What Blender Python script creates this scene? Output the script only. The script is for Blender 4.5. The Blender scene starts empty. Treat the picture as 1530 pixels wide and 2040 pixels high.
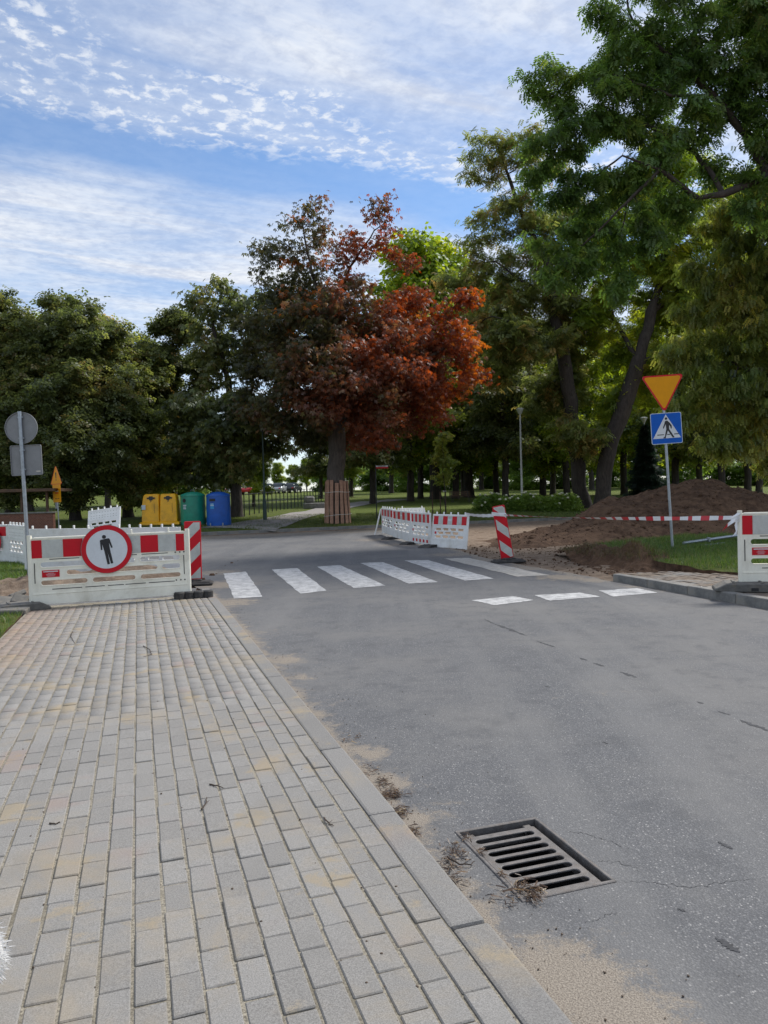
import bpy, bmesh, math, random
import numpy as np
from mathutils import Vector, Matrix, kdtree, noise as mnoise

random.seed(7); RNG = np.random.default_rng(7)
SC = bpy.context.scene
COL = SC.collection
rad = math.radians

# ------------------------------------------------------------------ camera
F, EYE, PITCH, ROLL = 1500.0, 1.55, rad(-1.15), rad(-1.5)     # focal length in photo pixels (1530 x 2040)
CAMROT = Matrix.Rotation(math.pi / 2 + PITCH, 3, 'X') @ Matrix.Rotation(ROLL, 3, 'Z')
cam_data = bpy.data.cameras.new('camera')
cam_data.sensor_fit = 'VERTICAL'; cam_data.sensor_height = 36; cam_data.lens = 36 * F / 2040
cam_data.clip_start = 0.05; cam_data.clip_end = 3000
cam = bpy.data.objects.new('camera', cam_data); COL.objects.link(cam)
cam.matrix_world = Matrix.Translation((0, 0, EYE)) @ CAMROT.to_4x4()
SC.camera = cam

# ------------------------------------------------------------------ sun, sky, exposure
SUN_AZ, SUN_EL = rad(52), rad(49)
SUN_STRENGTH, SUN_ANGLE, SKY_STRENGTH = 2.7, rad(12), 0.088
sd = Vector((math.sin(SUN_AZ) * math.cos(SUN_EL), math.cos(SUN_AZ) * math.cos(SUN_EL), math.sin(SUN_EL)))
sun_data = bpy.data.lights.new('sun', 'SUN'); sun_data.energy = SUN_STRENGTH; sun_data.angle = SUN_ANGLE
sun_data.color = (1, .955, .89)
sun = bpy.data.objects.new('sun', sun_data); COL.objects.link(sun)
sun.rotation_euler = (-sd).to_track_quat('-Z', 'Y').to_euler(); sun.location = sd * 60
SC.view_settings.view_transform = 'Standard'; SC.view_settings.look = 'None'
SC.view_settings.gamma = 1; SC.view_settings.use_curve_mapping = False
SC.view_settings.exposure = 0.72
SC.cycles.max_bounces = 8; SC.cycles.diffuse_bounces = 5; SC.cycles.glossy_bounces = 2
SC.cycles.transmission_bounces = 4; SC.cycles.use_denoising = True
SC.cycles.caustics_reflective = False; SC.cycles.caustics_refractive = False


class NT:
    """small node-tree helper"""
    def __init__(s, tree): s.t = tree; s.n = tree.nodes; s.l = tree.links
    def node(s, typ, inputs=None, **props):
        nd = s.n.new(typ)
        for k, v in props.items(): setattr(nd, k, v)
        for k, v in (inputs or {}).items(): s.set(nd.inputs[k], v)
        return nd
    def set(s, sock, v):
        if isinstance(v, bpy.types.NodeSocket): s.l.new(v, sock)
        else:
            if isinstance(v, (tuple, list)) and len(v) == 3 and sock.type == 'RGBA': v = (*v, 1)
            sock.default_value = v
    def math(s, op, a, b=0.0, clamp=False):
        nd = s.node('ShaderNodeMath', {0: a, 1: b}, operation=op); nd.use_clamp = clamp; return nd.outputs[0]
    def mix(s, f, a, b, blend='MIX'):
        nd = s.n.new('ShaderNodeMix'); nd.data_type = 'RGBA'; nd.blend_type = blend
        s.set(nd.inputs[0], f); s.set(nd.inputs[6], a); s.set(nd.inputs[7], b); return nd.outputs[2]
    def noise(s, vec, scale, detail=2.0, rough=.5, dist=0.0):
        nd = s.node('ShaderNodeTexNoise', {'Scale': scale, 'Detail': detail, 'Roughness': rough, 'Distortion': dist})
        if vec is not None: s.l.new(vec, nd.inputs['Vector'])
        return nd.outputs['Fac']
    def ramp(s, f, stops, interp='LINEAR'):
        nd = s.n.new('ShaderNodeValToRGB'); cr = nd.color_ramp; cr.interpolation = interp
        while len(cr.elements) < len(stops): cr.elements.new(.5)
        for e, (p, c) in zip(cr.elements, stops):
            e.position = p; e.color = (c, c, c, 1) if isinstance(c, (int, float)) else (*c, 1)
        s.set(nd.inputs[0], f); return nd.outputs[0]
    def range(s, v, a, b, c=0.0, d=1.0):
        nd = s.node('ShaderNodeMapRange', {0: v, 1: a, 2: b, 3: c, 4: d}, interpolation_type='SMOOTHSTEP'); return nd.outputs[0]


world = bpy.data.worlds.new('World'); SC.world = world; world.use_nodes = True
w = NT(world.node_tree); w.n.clear()
sky = w.node('ShaderNodeTexSky', sky_type='NISHITA', sun_disc=False, sun_elevation=SUN_EL, sun_rotation=SUN_AZ,
             altitude=100, air_density=1.0, dust_density=0.3, ozone_density=4.0)
tc = w.node('ShaderNodeTexCoord'); sep = w.node('ShaderNodeSeparateXYZ', {0: tc.outputs['Generated']})
zc = w.math('MAXIMUM', sep.outputs[2], 0.03)
uv = w.node('ShaderNodeCombineXYZ', {0: w.math('DIVIDE', sep.outputs[0], zc), 1: w.math('DIVIDE', sep.outputs[1], zc), 2: 0.0})
rot = w.node('ShaderNodeMapping', {'Vector': uv.outputs[0], 'Rotation': (0, 0, rad(-28))})      # cloud layer, streaks run along x
pq = w.node('ShaderNodeSeparateXYZ', {0: rot.outputs[0]})
P_, Q_ = pq.outputs[0], pq.outputs[1]
warp = w.noise(rot.outputs[0], 1.1, 3, .55)
qw = w.math('ADD', Q_, w.math('MULTIPLY', w.math('SUBTRACT', warp, .5), .55))
st = w.node('ShaderNodeMapping', {'Vector': rot.outputs[0], 'Scale': (.55, 2.2, 1)})
streak = w.noise(st.outputs[0], 1.6, 7, .62, .6)
puff = w.noise(rot.outputs[0], 19.0, 6, .62, .25)
soft = w.noise(rot.outputs[0], 2.2, 5, .55, .4)
prof = w.ramp(w.math('DIVIDE', qw, 5.0), [(0.0, .62), (.31, .70), (.345, .42), (.40, .40), (.42, .10), (.462, .10), (.51, .66), (.66, .80), (.72, .5), (.8, .6), (1.0, .65)])
band = w.ramp(w.math('DIVIDE', qw, 5.0), [(0.0, .15), (.30, .25), (.345, 1.0), (.405, 1.0), (.43, 0.0), (1.0, 0.0)])
veil = w.math('ADD', w.math('MULTIPLY', w.range(streak, .32, .72), .75), w.math('MULTIPLY', soft, .5))
c1 = w.math('MULTIPLY', prof, w.math('ADD', .35, veil), True)
c2 = w.math('MULTIPLY', w.math('MULTIPLY', band, w.range(soft, .28, .5)), w.range(puff, .36, .66), True)
cover = w.math('MAXIMUM', c1, w.math('MULTIPLY', c2, .85))
cover = w.math('MINIMUM', cover, .95)
cover = w.mix(w.range(sep.outputs[2], .16, .05), cover, (.5, .5, .5))       # the layer closes up into even haze at the horizon
cshade = w.mix(w.range(w.math('ADD', puff, w.math('MULTIPLY', soft, .6)), .55, 1.0), (4.7, 5.0, 5.7), (6.5, 6.7, 6.95))
clear = w.node('ShaderNodeHueSaturation', {'Saturation': 1.1, 'Value': 1.12, 'Color': sky.outputs[0]}).outputs[0]
skyc = w.mix(cover, clear, cshade)
bg = w.node('ShaderNodeBackground', {'Color': skyc, 'Strength': SKY_STRENGTH})
out = w.node('ShaderNodeOutputWorld', {'Surface': bg.outputs[0]})


# ------------------------------------------------------------------ helpers
def ray(x, y):
    return CAMROT @ Vector(((x - 765) / F, -(y - 1020) / F, -1.0))
def gp(x, y, z=0.0):                       # photo pixel -> point on the level plane z
    d = ray(x, y); t = (z - EYE) / d.z
    return Vector((0, 0, EYE)) + d * t
def at(x, y, depth):                       # photo pixel -> point at forward distance depth
    d = ray(x, y); return Vector((0, 0, EYE)) + d * (depth / d.y)
KA = Vector((-8.8, 35.06)); KD = Vector((.928, .371)).normalized(); KN = Vector((-KD.y, KD.x))     # far kerb line
def zlawn(x, y):
    s = (x - KA.x) * KN.x + (y - KA.y) * KN.y
    if s < 0: return 0.0
    return .11 + .06 * min(s, 8) + .03 * min(max(s - 8, 0), 75)
SO = Vector((-.76, 2.19)); SE = Vector((-math.sin(rad(18.1)), math.cos(rad(18.1)))); SN = Vector((SE.y, -SE.x))
def sw(n, e, z=0.0):                       # sidewalk coordinates: n to the right, e along
    p = SO + SN * n + SE * e; return Vector((p.x, p.y, z))
def fbm(x, y, z=0.0, s=1.0, o=4):
    return mnoise.fractal(Vector((x * s, y * s, z * s)), .9, 2.0, o)

def tag(o, label=None, cat=None, group=None, kind=None):
    if label: o['label'] = label
    if cat: o['category'] = cat
    if group: o['group'] = group
    if kind: o['kind'] = kind
    return o
def empty(name, loc, rz=0.0, label=None, cat=None, group=None):
    o = bpy.data.objects.new(name, None); COL.objects.link(o); o.location = loc; o.rotation_euler = (0, 0, rz)
    o.empty_display_size = .2
    return tag(o, label, cat, group)
def link(name, mesh, mat, parent=None, loc=None, rot=None):
    o = bpy.data.objects.new(name, mesh); COL.objects.link(o)
    if mat is not None and len(mesh.materials) == 0:
        for m in (mat if isinstance(mat, (list, tuple)) else [mat]): mesh.materials.append(m)
    if parent: o.parent = parent
    if loc is not None: o.location = loc
    if rot is not None: o.rotation_euler = rot
    return o
def copy_tree(o, parent=None):
    c = o.copy(); COL.objects.link(c); c.parent = parent
    if parent: c.matrix_parent_inverse = o.matrix_parent_inverse.copy()
    for ch in [q for q in bpy.data.objects if q.parent == o]: copy_tree(ch, c)
    return c

class MB:
    """collects simple shapes into one mesh"""
    def __init__(s): s.v = []; s.f = []; s.m = []
    def add(s, vs, fs, mi=0):
        b = len(s.v); s.v += [tuple(v) for v in vs]; s.f += [tuple(i + b for i in f) for f in fs]; s.m += [mi] * len(fs); return s
    def box(s, c, d, mi=0, rz=0.0, M=None):
        x, y, z = d[0] / 2, d[1] / 2, d[2] / 2; cs, sn = math.cos(rz), math.sin(rz)
        vs = []
        for a, b, e in ((-x, -y, -z), (x, -y, -z), (x, y, -z), (-x, y, -z), (-x, -y, z), (x, -y, z), (x, y, z), (-x, y, z)):
            p = Vector((c[0] + a * cs - b * sn, c[1] + a * sn + b * cs, c[2] + e)); vs.append(M @ p if M else p)
        return s.add(vs, [(3, 2, 1, 0), (4, 5, 6, 7), (0, 1, 5, 4), (1, 2, 6, 5), (2, 3, 7, 6), (3, 0, 4, 7)], mi)
    def tube(s, pts, rs, n=8, mi=0, cap=True):
        pts = [Vector(p) for p in pts]
        if not isinstance(rs, (list, tuple)): rs = [rs] * len(pts)
        up = Vector((0, 0, 1)); vs = []; fs = []
        for i, p in enumerate(pts):
            t = (pts[min(i + 1, len(pts) - 1)] - pts[max(i - 1, 0)]).normalized()
            a = t.cross(up if abs(t.z) < .95 else Vector((1, 0, 0))).normalized(); b = t.cross(a)
            for k in range(n):
                th = 2 * math.pi * k / n; vs.append(p + (a * math.cos(th) + b * math.sin(th)) * rs[i])
        for i in range(len(pts) - 1):
            for k in range(n):
                k2 = (k + 1) % n; fs.append((i * n + k, i * n + k2, (i + 1) * n + k2, (i + 1) * n + k))
        if cap: fs.append(tuple(range(n))); fs.append(tuple(reversed(range((len(pts) - 1) * n, len(pts) * n))))
        return s.add(vs, fs, mi)
    def lathe(s, prof, n=20, mi=0, c=(0, 0, 0)):
        vs = []; fs = []
        for r, z in prof:
            for k in range(n):
                th = 2 * math.pi * k / n; vs.append((c[0] + r * math.cos(th), c[1] + r * math.sin(th), c[2] + z))
        for i in range(len(prof) - 1):
            for k in range(n):
                k2 = (k + 1) % n; fs.append((i * n + k, i * n + k2, (i + 1) * n + k2, (i + 1) * n + k))
        fs.append(tuple(reversed(range(n)))); fs.append(tuple(range((len(prof) - 1) * n, len(prof) * n)))
        return s.add(vs, fs, mi)
    def prism(s, poly, z0, z1, mi=0):
        n = len(poly)
        vs = [(p[0], p[1], z0) for p in poly] + [(p[0], p[1], z1) for p in poly]
        fs = [tuple(reversed(range(n))), tuple(range(n, 2 * n))] + [(i, (i + 1) % n, n + (i + 1) % n, n + i) for i in range(n)]
        return s.add(vs, fs, mi)
    def mesh(s, name='m', smooth=False, bevel=0.0, seg=1, angle=40):
        me = bpy.data.meshes.new(name); me.from_pydata(s.v, [], s.f)
        me.polygons.foreach_set('material_index', s.m); me.update()
        bm = bmesh.new(); bm.from_mesh(me)
        bmesh.ops.recalc_face_normals(bm, faces=bm.faces)
        if bevel > 0:
            es = [e for e in bm.edges if len(e.link_faces) == 2 and e.calc_face_angle(0) > rad(angle)]
            bmesh.ops.bevel(bm, geom=es, offset=bevel, segments=seg, affect='EDGES', profile=.5, clamp_overlap=True)
        if smooth:
            for f in bm.faces: f.smooth = True
            for e in bm.edges:
                if len(e.link_faces) == 2 and e.calc_face_angle(0) > rad(35): e.smooth = False
        bm.to_mesh(me); bm.free(); return me
    def build(s, name, mats, parent=None, smooth=False, bevel=0.0, loc=None, rot=None, seg=1):
        return link(name, s.mesh(name, smooth, bevel, seg), mats, parent, loc, rot)

def mesh_np(name, V, Fc, mats, col=None, attrs=None, mi=None, smooth=False):
    """V (n,3), Fc (m,k) arrays -> mesh, fast"""
    me = bpy.data.meshes.new(name); V = np.asarray(V, np.float32); Fc = np.asarray(Fc, np.int32); k = Fc.shape[1]
    me.vertices.add(len(V)); me.vertices.foreach_set('co', V.ravel())
    me.loops.add(Fc.size); me.loops.foreach_set('vertex_index', Fc.ravel())
    me.polygons.add(len(Fc)); me.polygons.foreach_set('loop_start', np.arange(0, Fc.size, k, dtype=np.int32))
    if mi is not None: me.polygons.foreach_set('material_index', np.asarray(mi, np.int32))
    if smooth: me.polygons.foreach_set('use_smooth', np.ones(len(Fc), bool))
    me.update(calc_edges=True)
    if col is not None:
        a = me.color_attributes.new('Col', 'FLOAT_COLOR', 'POINT'); c = np.ones((len(V), 4), np.float32); c[:, :3] = col
        a.data.foreach_set('color', c.ravel())
    for kk, vv in (attrs or {}).items():
        a = me.attributes.new(kk, 'FLOAT', 'POINT'); a.data.foreach_set('value', np.asarray(vv, np.float32))
    for m in (mats if isinstance(mats, (list, tuple)) else [mats]): me.materials.append(m)
    me.validate(); return me

def scatter(Tv, Tf, pos, R, scale, col=None):
    """copies of a template, transformed: pos (N,3), R (N,3,3), scale (N,)"""
    N = len(pos); Tv = np.asarray(Tv, float); Tf = np.asarray(Tf)
    V = np.einsum('nij,kj->nki', R, Tv) * np.asarray(scale)[:, None, None] + np.asarray(pos)[:, None, :]
    Fc = Tf[None] + (np.arange(N) * len(Tv))[:, None, None]
    C = None if col is None else np.repeat(np.asarray(col), len(Tv), axis=0)
    return V.reshape(-1, 3), Fc.reshape(-1, Tf.shape[1]), C
def rotmats(yaw, pitch, roll):
    cy, sy, cp, sp, cr, sr = np.cos(yaw), np.sin(yaw), np.cos(pitch), np.sin(pitch), np.cos(roll), np.sin(roll)
    o = np.zeros_like(yaw); i = np.ones_like(yaw)
    Z = np.stack([np.stack([cy, -sy, o], -1), np.stack([sy, cy, o], -1), np.stack([o, o, i], -1)], -2)
    X = np.stack([np.stack([i, o, o], -1), np.stack([o, cp, -sp], -1), np.stack([o, sp, cp], -1)], -2)
    Y = np.stack([np.stack([cr, o, sr], -1), np.stack([o, i, o], -1), np.stack([-sr, o, cr], -1)], -2)
    return Z @ X @ Y

def plate(loops, thick, upright=True, bevel=0.0):
    """flat sheet with holes from 2D loops (x, y); upright stands it in the x-z plane"""
    cu = bpy.data.curves.new('c', 'CURVE'); cu.dimensions = '2D'; cu.fill_mode = 'BOTH'; cu.extrude = thick / 2 - bevel
    cu.bevel_depth = bevel; cu.bevel_resolution = 1
    if bevel: cu.offset = -bevel
    for lp in loops:
        sp = cu.splines.new('POLY'); sp.points.add(len(lp) - 1); sp.use_cyclic_u = True
        for q, (x, y) in zip(sp.points, lp): q.co = (x, y, 0, 1)
    o = bpy.data.objects.new('c', cu); COL.objects.link(o)
    me = bpy.data.meshes.new_from_object(o.evaluated_get(bpy.context.evaluated_depsgraph_get()))
    bpy.data.objects.remove(o); bpy.data.curves.remove(cu)
    me.materials.clear()
    if upright: me.transform(Matrix.Rotation(math.pi / 2, 4, 'X'))
    return me
def text_mesh(body, size, thick=.002, upright=True, space=1.0):
    cu = bpy.data.curves.new('t', 'FONT'); cu.body = body; cu.size = size; cu.extrude = thick / 2
    cu.align_x = 'CENTER'; cu.align_y = 'CENTER'; cu.space_line = space
    o = bpy.data.objects.new('t', cu); COL.objects.link(o)
    me = bpy.data.meshes.new_from_object(o.evaluated_get(bpy.context.evaluated_depsgraph_get()))
    bpy.data.objects.remove(o); bpy.data.curves.remove(cu); me.materials.clear()
    if upright: me.transform(Matrix.Rotation(math.pi / 2, 4, 'X'))
    return me
def circle(cx, cy, r, n=40): return [(cx + r * math.cos(2 * math.pi * i / n), cy + r * math.sin(2 * math.pi * i / n)) for i in range(n)]
def rrect(cx, cy, w_, h_, r, n=5):
    pts = []
    for sx, sy, a0 in ((1, 1, 0), (-1, 1, 90), (-1, -1, 180), (1, -1, 270)):
        for i in range(n + 1):
            a = rad(a0 + 90 * i / n); pts.append((cx + sx * (w_ / 2 - r) + r * math.cos(a), cy + sy * (h_ / 2 - r) + r * math.sin(a)))
    return pts

# ------------------------------------------------------------------ materials
def principled(name, build):
    m = bpy.data.materials.new(name); m.use_nodes = True; t = NT(m.node_tree); t.n.clear()
    b = t.node('ShaderNodeBsdfPrincipled'); o = t.node('ShaderNodeOutputMaterial', {'Surface': b.outputs[0]})
    build(t, b); return m
def bump(t, b, h, strength, dist=.01):
    nd = t.node('ShaderNodeBump', {'Height': h, 'Strength': strength, 'Distance': dist}); t.l.new(nd.outputs[0], b.inputs['Normal'])
def plain(name, col, rough=.55, var=.12, scale=6.0, metal=0.0, dirt=None, dirt_amt=.5, bmp=.15, coord='Object', spec=.5):
    def f(t, b):
        c = t.node('ShaderNodeTexCoord').outputs[coord]
        n1 = t.noise(c, scale, 5, .6); n2 = t.noise(c, scale * 9, 3, .6)
        v = t.math('ADD', t.math('MULTIPLY', n1, .7), t.math('MULTIPLY', n2, .3))
        dk = tuple(x * (1 - var * 1.6) for x in col); lt = tuple(min(1, x * (1 + var * 1.2)) for x in col)
        cc = t.mix(t.range(v, .3, .7), dk, lt)
        if dirt is not None:
            d = t.math('MULTIPLY', t.range(t.noise(c, scale * .7, 6, .7, .5), .45, .75), dirt_amt); cc = t.mix(d, cc, dirt)
        t.set(b.inputs['Base Color'], cc); t.set(b.inputs['Roughness'], t.math('ADD', rough - .08, t.math('MULTIPLY', n1, .16)))
        b.inputs['Metallic'].default_value = metal; b.inputs['Specular IOR Level'].default_value = spec
        if bmp: bump(t, b, n2, bmp, .004)
    return principled(name, f)
M = {}
M['white_plastic'] = plain('white_plastic', (.87, .84, .72), .5, .04, 3, dirt=(.40, .35, .24), dirt_amt=.45, bmp=.05)
M['clean_plastic'] = plain('clean_plastic', (.78, .78, .76), .5, .05, 3, dirt=(.42, .38, .3), dirt_amt=.42, bmp=.05)
M['red_film'] = plain('red_film', (.56, .006, .018), .42, .06, 4, dirt=(.3, .04, .03), dirt_amt=.2, bmp=0, spec=.25)
M['white_film'] = plain('white_film', (.50, .51, .48), .4, .1, 7, dirt=(.36, .36, .31), dirt_amt=.5, bmp=0)
M['sign_white'] = plain('sign_white', (.64, .67, .70), .35, .05, 4, dirt=(.5, .5, .5), dirt_amt=.3, bmp=0)
M['black'] = plain('black', (.012, .012, .014), .5, .1, 5, bmp=0)
M['sign_back'] = plain('sign_back', (.24, .245, .255), .55, .08, 5, metal=.35, bmp=.03)
M['galv'] = plain('galv', (.34, .37, .40), .42, .14, 18, metal=.75, bmp=.05)
M['yellow_film'] = plain('yellow_film', (.72, .30, .002), .45, .04, 5, bmp=0, spec=.2)
M['blue_film'] = plain('blue_film', (.003, .10, .48), .42, .06, 5, bmp=0, spec=.2)
M['rubber'] = plain('rubber', (.035, .034, .034), .8, .25, 14, dirt=(.16, .13, .1), dirt_amt=.55, bmp=.5)
M['recycled'] = plain('recycled', (.13, .125, .115), .85, .2, 12, dirt=(.22, .18, .13), dirt_amt=.6, bmp=.5)
M['bin_yellow'] = plain('bin_yellow', (.84, .42, .003), .45, .08, 3, dirt=(.25, .12, .02), dirt_amt=.35, bmp=.05)
M['bin_green'] = plain('bin_green', (.012, .26, .165), .4, .1, 3, dirt=(.03, .1, .07), dirt_amt=.3, bmp=.05)
M['bin_blue'] = plain('bin_blue', (.005, .09, .42), .4, .1, 3, dirt=(.02, .07, .2), dirt_amt=.3, bmp=.05)
M['sticker'] = plain('sticker', (.55, .62, .66), .5, .06, 9, bmp=0)
M['sticker_blue'] = plain('sticker_blue', (.03, .28, .6), .5, .06, 9, bmp=0)
M['plank'] = plain('plank', (.40, .225, .15), .8, .22, 5, dirt=(.19, .12, .085), dirt_amt=.6, bmp=.4)
M['rope'] = plain('rope', (.6, .57, .5), .8, .1, 20)
M['iron'] = plain('iron', (.155, .145, .138), .6, .2, 25, metal=.3, dirt=(.15, .115, .09), dirt_amt=.6, bmp=.35)
M['pit'] = plain('pit', (.012, .011, .01), .95, .2, 6)
M['kerb'] = plain('kerb', (.205, .2, .188), .9, .2, 5, dirt=(.33, .28, .21), dirt_amt=.7, bmp=.7, coord='Object')
M['paint'] = None
M['lamp'] = plain('lamp', (.5, .52, .52), .4, .05, 5)
M['green_metal'] = plain('green_metal', (.03, .06, .05), .45, .1, 8)
M['dark_metal'] = plain('dark_metal', (.03, .032, .034), .5, .1, 8)
M['grey_stone'] = plain('grey_stone', (.2, .195, .18), .85, .2, 6, bmp=.5)
M['brown_wood'] = plain('brown_wood', (.09, .05, .03), .75, .25, 6, bmp=.3)
M['tape_white'] = plain('tape_white', (.72, .72, .72), .35, .05, 4, bmp=0)
M['tape_red'] = plain('tape_red', (.5, .015, .025), .35, .06, 4, bmp=0)
M['flower'] = plain('flower', (.5, .5, .36), .8, .15, 10, bmp=0)
M['clod'] = plain('clod', (.11, .08, .058), .95, .3, 20)
M['twig'] = plain('twig', (.06, .042, .03), .9, .3, 20)
M['fur'] = plain('fur', (.68, .67, .64), .9, .04, 20, bmp=0)
M['car_white'] = plain('car_white', (.7, .7, .7), .25, .03, 2, bmp=0)
M['car_red'] = plain('car_red', (.45, .02, .03), .25, .03, 2, bmp=0)
M['car_dark'] = plain('car_dark', (.04, .045, .05), .25, .03, 2, bmp=0)
M['car_silver'] = plain('car_silver', (.4, .43, .46), .25, .03, 2, metal=.4, bmp=0)
M['glass'] = plain('glass', (.03, .04, .05), .08, .03, 2, bmp=0)
M['tyre'] = plain('tyre', (.02, .02, .02), .85, .1, 9)

def leaf_material(name, trans=.5, gloss=.035):
    m = bpy.data.materials.new(name); m.use_nodes = True; t = NT(m.node_tree); t.n.clear()
    c = t.node('ShaderNodeVertexColor', layer_name='Col').outputs[0]
    d = t.node('ShaderNodeBsdfDiffuse', {'Color': c})
    hsv = t.node('ShaderNodeHueSaturation', {'Hue': .49, 'Saturation': 1.12, 'Value': 1.8, 'Color': c})
    tr = t.node('ShaderNodeBsdfTranslucent', {'Color': hsv.outputs[0]})
    g = t.node('ShaderNodeBsdfGlossy', {'Color': (.8, .85, .9, 1), 'Roughness': .45})
    m1 = t.node('ShaderNodeMixShader', {0: trans, 1: d.outputs[0], 2: tr.outputs[0]})
    m2 = t.node('ShaderNodeMixShader', {0: gloss, 1: m1.outputs[0], 2: g.outputs[0]})
    t.node('ShaderNodeOutputMaterial', {'Surface': m2.outputs[0]}); return m
M['leaf'] = leaf_material('leaf')
M['grass_blade'] = leaf_material('grass_blade', .35, .04)

def bark(name, c1, c2):
    def f(t, b):
        c = t.node('ShaderNodeTexCoord').outputs['Object']
        mp = t.node('ShaderNodeMapping', {'Vector': c, 'Scale': (1, 1, .22)}).outputs[0]
        n = t.noise(mp, 9, 6, .7, .8); n2 = t.noise(c, 1.2, 3)
        t.set(b.inputs['Base Color'], t.mix(n2, t.mix(t.range(n, .35, .65), c1, c2), c1)); b.inputs['Roughness'].default_value = .9
        bump(t, b, n, .9, .05)
    return principled(name, f)
M['bark'] = bark('bark', (.03, .024, .02), (.095, .078, .065))
M['bark_grey'] = bark('bark_grey', (.06, .05, .043), (.17, .14, .12))

def mk_paver(name, from_attr, lo=(.196, .189, .176), hi=(.255, .247, .232), mud=0.0):
    def f(t, b):
        geo = t.node('ShaderNodeNewGeometry').outputs['Position']
        if from_attr: rnd = t.node('ShaderNodeAttribute', attribute_name='rnd').outputs['Fac']
        else: rnd = t.node('ShaderNodeObjectInfo').outputs['Random']
        fine = t.noise(geo, 190, 4, .8); mid = t.noise(geo, 5, 4, .6); speck = t.noise(geo, 900, 1, .5)
        base = t.mix(rnd, lo, hi)
        base = t.mix(t.range(fine, .34, .66), t.mix(.42, base, (.09, .085, .08)), t.mix(.24, base, (.52, .50, .475)))
        base = t.mix(t.math('MULTIPLY', t.range(speck, .66, .74), .7), base, (.52, .51, .485))
        # trodden sand and clay, and a rusty tint on some stones
        sand = t.math('MULTIPLY', t.range(t.noise(geo, 1.15, 6, .66, .35), .49, .68), .6)
        base = t.mix(sand, base, t.mix(fine, (.25, .205, .145), (.36, .305, .225)))
        spill = t.math('MULTIPLY', t.range(t.math('ADD', t.noise(geo, 2.3, 5, .62, .2), t.math('MULTIPLY', t.math('SUBTRACT', fine, .5), .22)), .585, .67), .8)
        base = t.mix(spill, base, t.mix(fine, (.22, .175, .115), (.38, .32, .225)))
        red = t.math('MULTIPLY', t.range(t.noise(geo, 1.9, 3, .5), .54, .68), t.math('MULTIPLY', t.range(rnd, .4, .9), .4))
        base = t.mix(red, base, (.27, .185, .155))
        left = t.node('ShaderNodeVectorMath', {0: geo, 1: (SN.x, SN.y, 0)}, operation='DOT_PRODUCT').outputs['Value']
        along = t.node('ShaderNodeVectorMath', {0: geo, 1: (SE.x, SE.y, 0)}, operation='DOT_PRODUCT').outputs['Value']
        l0 = SO.dot(SN); a0 = SO.dot(SE)
        edge = t.math('MULTIPLY', t.range(t.math('ADD', left, t.math('MULTIPLY', mid, .9)), l0 - .1, l0 - 1.1), t.range(along, a0 + 4.2, a0 + 6.3))
        base = t.mix(t.math('MULTIPLY', edge, .55), base, t.mix(fine, (.24, .15, .105), (.33, .24, .175)))
        base = t.mix(t.math('MULTIPLY', t.range(t.noise(geo, 2.7, 5, .65), .5, .72), .3), base, (.17, .165, .155))
        if mud: base = t.mix(t.math('MULTIPLY', t.range(t.noise(geo, 2.1, 6, .7, .4), .5 - mud * .25, .62 - mud * .1), .92), base, t.mix(fine, (.12, .088, .064), (.25, .2, .155)))
        t.set(b.inputs['Base Color'], base); b.inputs['Roughness'].default_value = .9; b.inputs['Specular IOR Level'].default_value = .25
        bump(t, b, fine, .55, .003)
    return principled(name, f)
M['paver'] = mk_paver('paver', False); M['paver_field'] = mk_paver('paver_field', True)
M['paver_muddy'] = mk_paver('paver_muddy', True, mud=.6); M['kerb_stone'] = mk_paver('kerb_stone', False, (.165, .161, .153), (.205, .2, .19))

def f_joint(t, b):
    geo = t.node('ShaderNodeNewGeometry').outputs['Position']
    n = t.noise(geo, 120, 3, .7); n2 = t.noise(geo, 3, 3)
    c = t.mix(t.range(n, .3, .7), (.11, .098, .076), (.36, .325, .255))
    t.set(b.inputs['Base Color'], t.mix(t.math('MULTIPLY', t.range(n2, .45, .7), .6), c, (.12, .105, .075))); b.inputs['Roughness'].default_value = .95
    bump(t, b, n, .8, .004)
M['joint'] = principled('joint', f_joint)

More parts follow.
